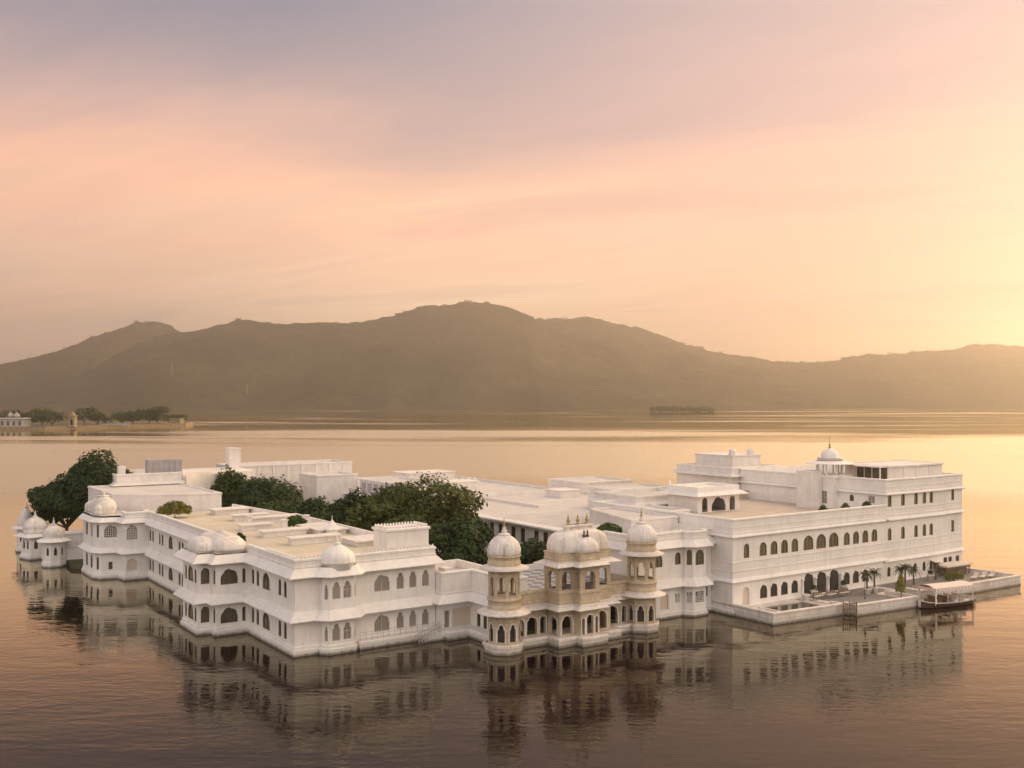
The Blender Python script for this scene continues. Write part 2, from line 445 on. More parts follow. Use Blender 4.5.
WIN = {}
def win_mesh(kind, w, h, style, pane):
    key = (kind, round(w, 2), round(h, 2), style, pane)
    if key in WIN: return WIN[key]
    P = outline(kind, w, h); n = len(P); cz = h*.5
    fr = MB(); k = .07
    Q = [(x*(1-2*k/max(w, .3)), cz + (z-cz)*(1-2*k/h)) for x, z in P]
    def ring(A, B, y0, y1):
        vs = [(x, y0, z) for x, z in A] + [(x, y0, z) for x, z in B] + [(x, y1, z) for x, z in B]
        fr.add(vs, [(i, (i+1) % n, n+(i+1) % n, n+i) for i in range(n)] + [(n+i, n+(i+1) % n, 2*n+(i+1) % n, 2*n+i) for i in range(n)])
    ring(P, Q, .08, .16)
    b = .045 if w < 1.6 else .06
    def vb(x): fr.box(x-b/2, .10, .02, x+b/2, .155, h-.1 if abs(x) < w*.2 else h*.62)
    def hb(z): fr.box(-w/2+.05, .11, z-b/2, w/2-.05, .15, z+b/2)
    if style == 'double': vb(0)
    elif style == 'pair': vb(0); hb(h*.62)
    elif style == 'triple': vb(-w/6); vb(w/6); hb(h*.6)
    elif style == 'grid':
        for i in range(1, 6): fr.box(-w/2+w*i/6-.04, .03, .05, -w/2+w*i/6+.04, .08, h*.93 if i in (2, 3, 4) else h*.66)
        for i in range(1, 6): fr.box(-w/2*(1 if i < 4 else .75)+.04, .025, h*i/6-.04, w/2*(1 if i < 4 else .75)-.04, .075, h*i/6+.04)
    elif style == 'cross': hb(h*.5); vb(0)
    me1 = fr.build('tmp', 'frame' if pane in ('pane_curtain', 'pane_blind') or style == 'grid' else 'dark_frame'); m1 = me1.data; bpy.data.objects.remove(me1)
    pn = MB(); pn.add([(x*.98, .165, .01+z*.985) for x, z in P], [tuple(range(n))])
    me2 = pn.build('tmp', pane); m2 = me2.data; bpy.data.objects.remove(me2)
    m1.name = 'window'; m2.name = 'pane'
    WIN[key] = (m1, m2); return WIN[key]

def put_window(parent, p, q, o):
    L = hypot(q[0]-p[0], q[1]-p[1]); dx, dy = (q[0]-p[0])/L, (q[1]-p[1])/L
    m1, m2 = win_mesh(o['k'], o['w'], o['h'], o.get('st', 'plain'), o.get('pane', 'pane_dark'))
    w = bpy.data.objects.new(o.get('name', 'window'), m1); COL.objects.link(w); w.parent = parent
    w.location = (p[0]+dx*o['s']-0.0, p[1]+dy*o['s'], o['z']); w.rotation_euler = (0, 0, math.atan2(dy, dx))
    g = bpy.data.objects.new('pane' if o.get('name', 'window') == 'window' else 'panel', m2); COL.objects.link(g); g.parent = w

def op(s, z, w, h, k='arch', st='plain', pane='pane_dark', name='window'):
    return dict(s=s, z=z, w=w, h=h, k=k, st=st, pane=pane, name=name)

def merlons(mb, path, z, closed=True, step=.45, w=.24, h=.30, t=.16, off=-.08):
    n = len(path)
    for i in range(n if closed else n-1):
        p, q = path[i], path[(i+1) % n]; L = hypot(q[0]-p[0], q[1]-p[1])
        if L < .9: continue
        dx, dy = (q[0]-p[0])/L, (q[1]-p[1])/L; nx, ny = dy, -dx
        k = max(1, int(L/step)); st = L/k
        for j in range(k):
            c = (j+.5)*st; pts = []
            for a_, zz in ((-w/2, z-.05), (w/2, z-.05), (w/2, z+h*.55), (0, z+h), (-w/2, z+h*.55)):
                for d in (off, off-t): pts.append((p[0]+dx*(c+a_)+nx*d, p[1]+dy*(c+a_)+ny*d, zz))
            mb.add(pts, [(0, 2, 4, 6, 8), (9, 7, 5, 3, 1)] + [(2*a_, 2*a_+1, (2*a_+3) % 10, (2*a_+2) % 10) for a_ in range(5)])

def eave_profile(z, out=.95, rise=.85, th=.12):
    return [(0.0, z+.12), (out-.05, z-th), (out, z-th+.02), (out, z), (.16, z+rise), (.0, z+rise+.04)]
def parapet_profile(z0, zt, zr, t=.3):
    return [(-.01, z0), (.10, z0+.02), (.10, z0+.18), (.02, z0+.22), (.02, zt-.34), (.12, zt-.28), (.12, zt-.08), (.03, zt), (-t, zt), (-t, zr-.05)]
def plinth_profile(zt, out=.28):
    return [(out, -1.6), (out, zt-.42), (out*.45, zt-.36), (out*.45, zt-.06), (.0, zt)]

def wing(root, path, ops, plinth=1.0, ledges=(), eaves=(), top=None, roof=None, z0=-1.6, wallmat='plaster', roofmat='roof_white',
         merlon_segs=None, eave_out=.95, base_out=.28, par_mat=None, par_paths=None, closed=True, eave_rise=.85):
    """walls with cut openings, plinth, eaves, parapet and roof on one plan outline; every piece its own part"""
    n = len(path)
    zt = (max(eaves)+.55) if eaves else (top-.2)
    w = MB()
    for i in range(n if closed else n-1):
        wall_seg(w, path[i], path[(i+1) % n], z0, zt, ops.get(i, []))
    w.build('wall', wallmat, root)
    for i, lst in ops.items():
        for o in lst:
            if o['pane']: put_window(root, path[i], path[(i+1) % n], o)
    if plinth:
        b = MB(); b.sweep(path, plinth_profile(plinth, base_out), closed); b.build('plinth', wallmat, root)
    for zl in list(ledges) + list(eaves):
        e = MB(); e.sweep(path, eave_profile(zl, eave_out, eave_rise), closed); e.build('eave', wallmat, root)
    if top:
        p0 = (max(eaves)+eave_rise+.03) if eaves else top-.6
        e = MB()
        for pp in (par_paths or [path]): e.sweep(pp, parapet_profile(p0, top, roof), closed and not par_paths)
        for pp in (merlon_segs or ()): merlons(e, pp, top, False)
        e.build('parapet', par_mat or wallmat, root)
    if roof:
        r = MB(); r.cap(path, roof); r.build('roof', roofmat, root)

def onion(r, h, z0, neck=.0):
    """profile of a bulbous dome"""
    pts = [(1.0, 0), (1.03, .10), (1.04, .22), (1.0, .38), (.91, .54), (.77, .69), (.59, .81), (.40, .90), (.24, .96), (.16, 1.0)]
    return [(r*a, z0+h*b) for a, b in pts]
def lotus_finial(mb, cx, cy, z, r, h):
    mb.lathe(cx, cy, [(r*.9, z-.06), (r*1.15, z+.06*h), (r*.8, z+.14*h), (r*.34, z+.2*h), (r*.5, z+.30*h), (r*.55, z+.36*h), (r*.24, z+.45*h), (r*.34, z+.55*h), (r*.34, z+.60*h), (r*.12, z+.68*h), (r*.06, z+h)], 10)

def oct_path(cx, cy, r, n=8, rot=0.):
    return [(cx+r*cos(2*pi*i/n+rot), cy+r*sin(2*pi*i/n+rot)) for i in range(n)]

BASES = {}
def built(name, label, cat, base, group=None):
    """a thing modelled in place; settle() moves its Empty to the base point afterwards"""
    o = thing(name, label, cat, group=group); BASES[o.name] = Vector(base); return o
def settle():
    for nm, b in BASES.items():
        o = bpy.data.objects[nm]; o.location = b
        for c in o.children: c.location = Vector(c.location) - b

# ------------------------------------------------------------------ setting: lake, island ground, far shore
w = MB(); w.add([(-7000, -7000, 0), (7000, -7000, 0), (7000, 7000, 0), (-7000, 7000, 0)], [(0, 1, 2, 3)])
tag(w.build('lake_water', 'water'), 'calm lake with the palace mirrored in it', None, kind='structure')
g = MB(); g.prism([(.8, 1), (17, 1), (24, -6), (36, -6), (46, -4), (60, -8), (105, -8), (105, 40), (88, 108), (30, 112), (-8, 106), (-8, 76), (.8, 58)], -1.2, .85)
tag(g.build('island_ground', 'earth'), 'garden ground of the island', None, kind='structure')

FW = Vector((sin(fa), cos(fa))); RT = Vector((cos(fa), -sin(fa))); EYE = Vector((-42.786, -103.639))
def far(X, D): p = EYE + FW*D + RT*X; return p.x, p.y
RIDGES = [([(-4117, 5100, -22.7), (-3407, 5100, 28.0), (-2900, 5100, 68.6), (-2596, 5100, 129.4), (-2444, 5100, 200.4), (-2291, 5100, 261.2), (-2139, 5100, 317.0), (-2028, 5100, 362.6), (-1886, 5100, 418.4), (-1805, 5100, 423.4), (-1693, 5100, 377.8), (-1582, 5100, 342.3), (-1379, 5100, 281.5), (-1075, 5100, 169.9)], 1500, 900), ([(-1804, 4300, 92.1), (-1633, 4300, 233.2), (-1483, 4300, 293.0), (-1376, 4300, 314.4), (-1269, 4300, 344.3), (-1180, 4300, 369.9), (-1069, 4300, 357.1), (-970, 4300, 357.1), (-885, 4300, 369.9), (-757, 4300, 361.4), (-641, 4300, 365.7), (-521, 4300, 395.6), (-445, 4300, 417.0), (-393, 4300, 429.8), (-308, 4300, 425.5), (-214, 4300, 442.6), (-128, 4300, 446.9), (-38, 4300, 429.8), (34, 4300, 399.9), (103, 4300, 352.9), (188, 4300, 271.6), (333, 4300, 199.0), (547, 4300, 147.7), (889, 4300, 92.1)], 1000, 700), ([(-109, 5000, 375.9), (40, 5000, 425.6), (179, 5000, 415.7), (288, 5000, 420.6), (388, 5000, 440.5), (497, 5000, 415.7), (636, 5000, 380.9), (795, 5000, 326.2), (934, 5000, 281.5), (1133, 5000, 241.7), (1382, 5000, 211.9), (1630, 5000, 211.9), (1779, 5000, 216.9), (2028, 5000, 167.2)], 1300, 700), ([(1043, 4600, 96.6), (1317, 4600, 156.0), (1477, 4600, 192.6), (1637, 4600, 224.6), (1797, 4600, 247.5), (2003, 4600, 261.2), (2163, 4600, 274.9), (2277, 4600, 270.3), (2506, 4600, 247.5), (2872, 4600, 274.9), (3283, 4600, 201.8), (3786, 4600, 96.6)], 1300, 800), ([(-811, 3850, 58.6), (-352, 3850, 85.4), (31, 3850, 135.2), (375, 3850, 119.8), (719, 3850, 93.1), (1102, 3850, 81.6), (1485, 3850, 104.5), (1868, 3850, 89.2), (2250, 3850, 73.9)], 450, 500), ([(-2654, 3750, 42.9), (-1909, 3750, 50.4), (-1573, 3750, 61.5), (-1312, 3750, 54.1), (-939, 3750, 61.5), (-678, 3750, 54.1), (-343, 3750, 65.3), (-119, 3750, 50.4)], 350, 500)]
def ridge_h(X, D):
    best = 0.
    for pts, wf, wb in RIDGES:
        if X < pts[0][0] or X > pts[-1][0]: continue
        for i in range(len(pts)-1):
            if pts[i+1][0] >= X: break
        (x0, d0, h0), (x1, d1, h1) = pts[i], pts[i+1]
        f = (X-x0)/(x1-x0); h = h0+(h1-h0)*f; d = D-(d0+(d1-d0)*f)
        wob = 1+.38*noise.noise(Vector((X*.0016, d0*.001, h0*.002)))+.22*noise.noise(Vector((X*.0052, 3.1, d0*.01)))
        t = abs(d)/((wf if d < 0 else wb)*wob)
        if t < 1: best = max(best, h*(1-t)**1.25*(1+.35*t))
    return best
def ground_z(X, D):
    h = ridge_h(X, D); v = Vector((X, D, 0))
    shore = 3330 + 130*noise.noise(Vector((X*.0011, 1.7, 0))) + 60*noise.noise(Vector((X*.005, 7.7, 0))) + (-150 if X > 900 else 0)*min(1, max(0, (X-900)/500))
    low = max(-4., min(5.5, (D-shore)*.045))
    n1 = noise.fractal(v*.0032, .9, 2.1, 5); n2 = noise.noise(v*.021)
    if h < 4: return low + max(0, min(1, (D-shore)/200))*5*(1+n2)
    return low + h + n1*min(26, h*.12) + n2*min(7, h*.07) + 5*noise.noise(v*.031) + 4*noise.noise(v*.083)
def build_terrain():
    mb = MB(); mb.sm = True
    xs = [-4600+22*i for i in range(420)]; ds = [2900+i*24 for i in range(150)]
    nx, nd = len(xs), len(ds)
    for D in ds:
        for X in xs:
            x, y = far(X, D); mb.v.append((x, y, ground_z(X, D)))
    for j in range(nd-1):
        for i in range(nx-1):
            a = j*nx+i; mb.f.append((a, a+1, a+nx+1, a+nx)); mb.mi.append(0); mb.smooth.append(True)
    tag(mb.build('hills', 'hill'), 'wooded hills beyond the lake', None, kind='structure')
build_terrain()

# ------------------------------------------------------------------ foliage
def leaves(mb, lobes, n, size, rng, gaps=.42, shell=.55):
    tot = sum((l[3]*l[4]*l[5])**(2/3) for l in lobes)
    for li, (cx, cy, cz, rx, ry, rz) in enumerate(lobes):
        k = int(n*(rx*ry*rz)**(2/3)/tot); seed = rng.random()*50
        for _ in range(k):
            d = Vector((rng.gauss(0, 1), rng.gauss(0, 1), rng.gauss(0, 1))).normalized()
            if d.z < -.55: d.z *= -.5; d.normalize()
            bump = 1+.20*noise.noise(d*2.6+Vector((seed, 0, 0)))+.12*noise.noise(d*6+Vector((0, seed, 0)))
            r = (shell+(1-shell)*rng.random()**.6)*bump
            if noise.noise(d*4.2+Vector((seed, seed, 3))) > gaps and rng.random() < .8: continue
            p = Vector((cx+d.x*rx*r, cy+d.y*ry*r, cz+d.z*rz*r))
            nrm = (d+Vector((rng.uniform(-.8, .8), rng.uniform(-.8, .8), rng.uniform(-.3, .9)))).normalized()
            a = nrm.orthogonal().normalized(); b = nrm.cross(a); th = rng.random()*6.28
            a, b = a*cos(th)+b*sin(th), b*cos(th)-a*sin(th); s_ = size*rng.uniform(.6, 1.35)
            mb.add([p-a*s_, p+b*s_*.55-a*s_*.1, p+a*s_, p-b*s_*.55+a*s_*.1], [(0, 1, 2, 3)])

def tree(name, label, cat, x, y, z0, lobes, n, size, leafmat, seed, group=None, trunk_r=.35, gaps=.42, shell=.55):
    rng = random.Random(seed)
    t = thing(name, label, cat, (x, y, z0), 0, group)
    mb = MB(); leaves(mb, lobes, n, size, rng, gaps, shell); mb.build('crown', leafmat, t)
    tb = MB(); low = min(l[2]-l[5]*.5 for l in lobes)
    fork = Vector((rng.uniform(-.2, .2), rng.uniform(-.2, .2), max(.6, low*.75)))
    tb.bar((0, 0, -.3), fork, trunk_r, trunk_r*.75, 8)
    for l in lobes:
        e = Vector((l[0], l[1], l[2]-l[5]*.1)); m_ = fork.lerp(e, .5)+Vector((rng.uniform(-.3, .3), rng.uniform(-.3, .3), -.2))
        tb.bar(fork, m_, trunk_r*.5, trunk_r*.32, 6); tb.bar(m_, e, trunk_r*.32, trunk_r*.08, 5)
    tb.build('trunk', 'bark', t)
    return t
def lobes_for(w, h0, h1, k, seed, flat=.8):
    """k lobes filling a crown of width w between heights h0 and h1"""
    r = random.Random(seed); out = []; H = (h1-h0)
    out.append((0, 0, h0+H*.50, w*.38, w*.38, H*.50))
    for i in range(k):
        th = 2*pi*i/k + r.uniform(-.4, .4); q = r.uniform(.28, .42)*w; zz = h0+H*r.uniform(.26, .78)
        s_ = w*r.uniform(.18, .27); out.append((q*cos(th), q*sin(th), zz, s_, s_, min(s_*flat, (h1-zz)*.95+.2)))
    return out

# ------------------------------------------------------------------ west wing (nearest the camera)
B1 = [(0, 61.5), (0, 24.2), (-3.9, 24.2), (-3.9, 22.3), (-5.5, 22.3), (-5.5, 16.1), (-3.9, 16.1), (-3.9, 14.4), (0, 14.4), (0, 0),
      (2.9, 0), (2.9, -.7), (3.5, -1.3), (6.4, -1.3), (7.0, -.7), (7.0, 0), (17.6, 0), (17.6, 36), (14.5, 61.5)]
wr = built('palace_wing', 'long two storey white wing nearest the camera with cream flat roof and sharp water corner', 'building', (0, 0, 0), 'wings of the white palace')
o = {}
LV = (1.4, 6.0)     # sill heights of the two storeys
def both(seg, s_, w_, h_, k, st, pane): o.setdefault(seg, []).extend(op(s_, z, w_, h_, k, st, pane) for z in LV)
for v in (57.2, 52.0, 41.8):
    both(0, 61.5-v-.75, .95, 1.75, 'arch', 'plain', 'pane_olive'); both(0, 61.5-v+.75, .95, 1.75, 'arch', 'plain', 'pane_olive')
both(0, 61.5-47, 2.2, 1.95, 'arch', 'double', 'pane_olive')
both(4, 1.2, .8, 1.75, 'arch', 'plain', 'pane_olive'); both(4, 3.1, 2.2, 1.95, 'cusp', 'plain', 'pane_olive'); both(4, 5.0, .8, 1.75, 'arch', 'plain', 'pane_olive')
both(5, .8, 1.05, 1.95, 'cusp', 'plain', 'pane_olive'); both(6, .85, .75, 1.75, 'arch', 'plain', 'pane_olive')
both(7, 1.55, 2.1, 1.85, 'cusp', 'double', 'pane_olive'); both(7, 3.35, .42, 1.75, 'arch', 'plain', 'pane_olive')
for v, ww in ((12.9, .9), (11.3, .9), (4.4, .9), (2.8, .9)): both(8, 14.4-v, ww, 1.85, 'arch', 'plain', 'pane_olive')
both(8, 14.4-8.6, 2.3, 1.95, 'arch', 'double', 'pane_olive')
both(11, .43, .42, 1.75, 'tref', 'plain', 'pane_curtain')
both(12, .80, .98, 1.95, 'tref', 'plain', 'pane_curtain'); both(12, 2.12, .98, 1.95, 'tref', 'cross', 'pane_curtain')
both(13, .43, .42, 1.75, 'tref', 'plain', 'pane_curtain')
both(15, 10.58-7.0, 2.0, 1.95, 'cusp', 'double', 'pane_curtain')
for u in (12.96, 14.62, 16.32): both(15, u-7.0, .98, 1.98, 'tref', 'plain', 'pane_curtain')
wing(wr, B1, o, 1.05, (3.95,), (8.7,), 10.6, 9.75, roofmat='roof_cream', merlon_segs=([(0, 9), (0, 0), (3.1, 0)], [(6.9, 0), (17.6, 0)]), wallmat='plaster',
     par_paths=([(0, 61.5), (0, 23.6)], [(0, 15.0), (0, 0), (3.2, 0)], [(6.7, 0), (17.6, 0), (17.6, 36), (14.5, 61.5)]))
# dome over the water bay and the corner turret
OGEE = [(1.0, 0), (1.03, .10), (1.02, .24), (.95, .40), (.82, .55), (.63, .69), (.43, .81), (.27, .90), (.16, .97), (.12, 1.0)]
d = MB(); d.sm = True
d.lathe(-1.75, 19.3, [(1.0, 9.4), (1.0, 9.95), (1.03, 10.0)] + [(r*1.0, 10.0+1.65*h) for r, h in ((1.0, .12), (.97, .34), (.88, .58), (.72, .79), (.50, .93), (.25, 1.0))], 48, 2.2, 4.85, 3.6)
b = d.build('dome', 'dome', wr); f = MB(); f.sm = True
f.lathe(-1.75, 19.3, [(.9, 11.5), (.95, 11.62), (.6, 11.72), (.25, 11.95)], 16, .55, 2.0, 2.6); f.build('dome_ridge', 'dome', b)
d = MB(); d.sm = True; d.lathe(-4.0, 19.25, [(1.0, 9.35), (1.0, 9.85), (1.03, 9.9)] + [(r*1.0, 9.9+1.35*h) for r, h in ((1.0, .12), (.97, .34), (.88, .58), (.70, .80), (.45, .94), (.2, 1.0))], 40, 1.6, 3.0, 3.4); d.build('dome', 'dome', wr)
d = MB(); d.sm = True; d.lathe(4.95, -.05, [(1.85, 9.2), (1.85, 9.9), (1.98, 9.95), (1.95, 10.05)] + [(1.88*r, 10.05+1.95*h) for r, h in OGEE[1:]], 64, ribs=16, amp=.04)
b = d.build('dome', 'plaster', wr)
f = MB(); f.sm = True; lotus_finial(f, 4.95, -.05, 11.95, .42, 1.1); f.build('finial', 'plaster', b)
# roof room with a parapet, skylights, coping of the inner edge
a = MB(); a.prism([(11.7, 1.0), (17.3, 1.0), (17.3, 4.4), (11.7, 4.4)], 9.7, 12.9); rm = a.build('roof_room', 'plaster', wr)
a = MB(); P4 = [(11.7, 1.0), (17.3, 1.0), (17.3, 4.4), (11.7, 4.4)]
a.sweep(P4, [(.0, 12.6), (.16, 12.62), (.16, 12.85), (.05, 12.95), (.0, 12.95)]); merlons(a, P4, 12.94, True, .40, .22, .30); a.build('battlement', 'plaster', rm)
def skylight(x, y, lx, ly, hgt, rz):
    a = MB(); a.box(-lx/2, -ly/2, 0, lx/2, ly/2, hgt); a.box(-lx/2-.3, -ly/2-.3, hgt, lx/2+.3, ly/2+.3, hgt+.16)
    s_ = a.build('skylight', 'plaster_old', wr, (x, y, 9.75)); s_.rotation_euler.z = rz
for x, y, lx, ly, h in ((11.8, 55.5, 5.4, 2.6, .7), (11.4, 45.4, 5.0, 1.5, .75), (13.6, 40.4, 7.0, 2.0, .8), (8.0, 33.6, 4.2, 1.5, .7), (8.9, 25.6, 6.0, 1.5, .7), (9.4, 16.6, 6.4, 1.5, .8), (14.8, 26.5, 3.8, 8.0, .6), (14.6, 12.5, 4.2, 4.5, .55)):
    skylight(x, y, lx, ly, h, 0)
a = MB(); a.box(-.35, -.35, 0, .35, .35, 1.5); a.box(-.45, -.45, 1.5, .45, .45, 1.65)
for x, y in ((10.6, 29.5), (15.3, 33.0), (8.2, 36.6)):
    c = a.build('chimney', 'plaster_old', wr, (x, y, 9.75))
# small pointed cupola behind the roof
a = MB(); a.lathe(14.3, 21.8, [(.8, 9.7), (.8, 10.5), (1.15, 10.55), (1.1, 10.7), (.75, 11.0), (.42, 11.35), (.12, 11.8), (.05, 11.9), (.03, 12.4)], 16, ribs=8, amp=.05); a.build('cupola', 'plaster', wr)

# ------------------------------------------------------------------ walkway with railing and stair
wk = built('walkway', 'narrow white waterside walkway with thin railing below the curtained arched windows', 'walkway', (12, -1, 0))
a = MB(); a.prism([(7.1, -.02), (7.1, -1.35), (17.4, -1.35), (17.4, -.02)], -1.6, .95); a.sweep([(7.1, -1.35), (17.4, -1.35)], [(0, .55), (.08, .56), (.08, .90), (.0, .97)], False); a.build('slab', 'plaster', wk)
a = MB()
for i in range(15): a.bar((7.2+i*.73, -1.25, .9), (7.2+i*.73, -1.25, 1.9), .025)
for z in (1.25, 1.58, 1.9): a.bar((7.2, -1.25, z), (17.42, -1.25, z), .025)
a.build('railing', 'rail', wk)
st = built('stair', 'small pale stair with railings going down to the water at the end of the walkway', 'stair', (15, -2, 0))
a = MB()
for i in range(8): a.box(17.4-i*.42-.42, -2.55, -.6, 17.4-i*.42, -1.40, .95-i*.14)
a.build('steps', 'plaster', st)
for y in (-1.5, -2.5):
    a = MB()
    for i in range(9): a.bar((17.4-i*.42, y, .9-i*.14), (17.4-i*.42, y, 1.85-i*.14), .03)
    for dz in (.45, .95): a.bar((17.4, y, .9+dz), (17.4-3.4, y, .9-1.12+dz), .03)
    a.build('railing', 'rail', st)

# ------------------------------------------------------------------ link wing between the near wing and the lake pavilion
LK = [(17.7, -1.4), (21.9, -1.4), (21.9, -9.2), (24.5, -9.2), (24.5, 6), (17.7, 6)]
lk = built('palace_wing', 'low white link wing with shuttered doors between the nearest wing and the sandstone pavilion', 'building', (20, 0, 0), 'wings of the white palace')
o = {0: [op(.75, 1.05, .75, 2.1, 'rect', 'plain', 'pane_curtain', 'door'), op(2.75, 1.05, 2.6, 2.2, 'rect', 'triple', 'pane_blind', 'shutter')],
     1: [op(1.5, 1.05, .8, 2.0, 'arch'), op(2.9, 1.05, .8, 2.0, 'arch'), op(4.3, 1.05, .8, 2.0, 'arch')]}
wing(lk, LK, o, 1.0, (), (4.15,), 7.7, 6.7)
a = MB(); a.box(18.4, -.9, 6.6, 19.6, .6, 8.0); a.build('tank', 'plaster_old', lk)
fp = built('footing', 'low white plinth terrace at the water below the link wing', 'terrace', (20, -3, 0))
a = MB(); Q = [(17.5, -1.5), (17.5, -3.3), (20.4, -3.3), (20.4, -8.6), (21.8, -8.6), (21.8, -1.5)]
a.prism(Q, -1.6, .98); a.sweep(Q, [(0, .5), (.1, .52), (.1, .94), (0, 1.0)]); a.build('slab', 'plaster', fp)

# ------------------------------------------------------------------ sandstone lake pavilion
pv = built('lake_pavilion', 'sandstone lake pavilion with a curved white roof, arcades and a projecting two storey middle bay', 'pavilion', (30, -10, 0))
base = [(18.5, -9.3), (18.5, -11), (26.0, -11.2), (26.0, -13.3), (28.6, -13.3), (28.6, -14.4), (32.2, -14.4), (32.2, -13.3), (35.2, -13.3), (35.2, -11.9), (41.0, -11.9), (41.0, -8.8)]
a = MB(); a.prism(base, -1.6, 1.0); a.sweep(base, [(.12, -1.6), (.12, .0), (.02, .08), (.02, .62), (.14, .66), (.14, .94), (.0, 1.03)]); a.build('plinth', 'marble', pv)
# arcade walls (real openings into a dark verandah)
def arch_wall(root, p, q, z0, z1, ops, wm, name='arcade', depth=.4):
    a = MB(); wall_seg(a, p, q, z0, z1, ops, depth); 
    return a.build(name, wm, root)
def arch_trim(root, p, q, ops, m_='marble'):
    """raised scalloped surround of each arch"""
    L = hypot(q[0]-p[0], q[1]-p[1]); dx, dy = (q[0]-p[0])/L, (q[1]-p[1])/L; nx, ny = dy, -dx
    for o_ in ops:
        P = outline(o_['k'], o_['w'], o_['h'])[1:] + [(-o_['w']/2, 0)]; k = 1+.34/o_['w']; cz = 0.
        Q = [(x*k, z*(1+.17/o_['h'])) for x, z in P]; a = MB(); n = len(P)
        def W(x, z, d): s_ = o_['s']+x; return (p[0]+dx*s_+nx*d, p[1]+dy*s_+ny*d, o_['z']+z)
        vs = [W(x, z, .03) for x, z in P] + [W(x, z, .05) for x, z in Q] + [W(x, z, -.02) for x, z in Q]
        a.add(vs, [(i, i+1, n+i+1, n+i) for i in range(n-1)] + [(n+i, n+i+1, 2*n+i+1, 2*n+i) for i in range(n-1)])
        a.build('arch_surround', m_, root)
segs = []
LA = ((21.9, -10.0), (26.7, -10.0)); RA = ((34.4, -10.9), (38.6, -10.9))
oL = [op(.9, 1.05, 1.45, 2.05, 'cusp', pane=None), op(2.7, 1.05, 1.45, 2.05, 'cusp', pane=None), op(4.25, 1.05, .8, 2.0, 'cusp', pane=None)]
oR = [op(1.35, 1.05, 1.9, 2.25, 'cusp', pane=None), op(3.3, 1.05, .7, 2.0, 'cusp', pane=None)]
for (p, q), oo in ((LA, oL), (RA, oR)): arch_wall(pv, p, q, .9, 4.4, oo, 'tan'); arch_trim(pv, p, q, oo)
CB = [(26.8, -9.9), (26.8, -12.3), (29.0, -12.3), (29.0, -13.4), (31.8, -13.4), (31.8, -12.3), (34.4, -12.3), (34.4, -9.9)]
cbo = {0: [op(1.2, 1.05, 1.45, 2.05, 'cusp', pane=None)], 1: [op(1.1, 1.15, 1.5, 2.1, 'cusp', pane=None)],
       3: [op(1.4, 1.1, .95, 2.2, 'cusp', pane=None), op(.42, 1.1, .4, 1.9, 'cusp', pane=None), op(2.38, 1.1, .4, 1.9, 'cusp', pane=None)],
       5: [op(1.3, 1.15, 1.4, 2.1, 'cusp', pane=None)]}
a = MB()
for i in range(len(CB)-1): wall_seg(a, CB[i], CB[i+1], .9, 4.4, cbo.get(i, []), .4)
a.build('lower_wall', 'tan', pv)
for i, oo in cbo.items(): arch_trim(pv, CB[i], CB[i+1], oo)
# back wall of the verandah and its floor
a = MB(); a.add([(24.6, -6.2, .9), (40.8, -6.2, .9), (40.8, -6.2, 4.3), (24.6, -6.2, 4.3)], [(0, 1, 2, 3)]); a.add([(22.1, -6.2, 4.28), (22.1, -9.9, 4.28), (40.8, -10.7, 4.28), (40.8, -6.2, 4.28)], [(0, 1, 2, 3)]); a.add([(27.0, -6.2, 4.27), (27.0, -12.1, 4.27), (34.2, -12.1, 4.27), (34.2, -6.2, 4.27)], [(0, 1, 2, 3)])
a.build('verandah_wall', 'dark', pv)  # dark colour stands in for the verandah's shade
for p, q in ((LA[0], LA[1]), (RA[0], RA[1])):
    a = MB(); a.box(p[0]+.1, p[1]+.45, 1.0, q[0]-.1, p[1]+.75, 1.45); a.build('verandah_planter', 'leaf_dark', pv)
# eave, tan upper band, terrace floor behind it
EP = [(21.9, -6.0), (21.9, -10.0), (26.8, -10.0), (26.8, -12.3), (29.0, -12.3), (29.0, -13.4), (31.8, -13.4), (31.8, -12.3), (34.4, -12.3), (34.4, -10.9), (40.0, -10.9), (40.0, -6.0)]
a = MB(); a.sweep(EP, eave_profile(4.1, .9, .42, .1), False); a.build('eave', 'marble', pv)
a = MB(); a.sweep(EP, [(0, 4.4), (.06, 4.5), (.06, 4.95), (.0, 5.0), (-.02, 5.7), (.1, 5.78), (.1, 6.05), (0, 6.12), (-.3, 6.12), (-.3, 4.5)], False); a.build('parapet', 'tan', pv)
# upper room: open arches all round
UP = [(26.8, -12.3), (29.0, -12.3), (29.0, -13.4), (31.8, -13.4), (31.8, -12.3), (34.4, -12.3), (34.4, -9.4), (26.8, -9.4)]
uo = {0: [op(1.1, 6.25, 1.5, 2.1, 'cusp', pane=None)], 2: [op(1.4, 6.2, 1.55, 2.15, 'cusp', pane=None)], 4: [op(1.3, 6.25, 1.4, 2.1, 'cusp', pane=None)],
      5: [op(1.45, 6.25, 1.5, 2.1, 'cusp', pane=None)],
      6: [op(1.5, 6.25, 1.5, 2.1, 'cusp', pane=None), op(3.8, 6.25, 1.5, 2.1, 'cusp', pane=None), op(6.1, 6.25, 1.5, 2.1, 'cusp', pane=None)],
      7: [op(1.45, 6.25, 1.5, 2.1, 'cusp', pane=None)],
      1: [op(.55, 6.25, .55, 1.9, 'cusp', pane=None)], 3: [op(.55, 6.25, .55, 1.9, 'cusp', pane=None)]}
a = MB()
for i in range(len(UP)): wall_seg(a, UP[i], UP[(i+1) % len(UP)], 4.6, 9.4, uo.get(i, []), .3)
a.build('upper_wall', 'tan', pv)
for i, oo in uo.items(): arch_trim(pv, UP[i], UP[(i+1) % len(UP)], oo, 'tan')
a = MB(); a.sweep(UP, [(0, 8.75), (.08, 8.8), (.08, 8.95), (0, 9.0)]); a.build('string_course', 'marble', pv)
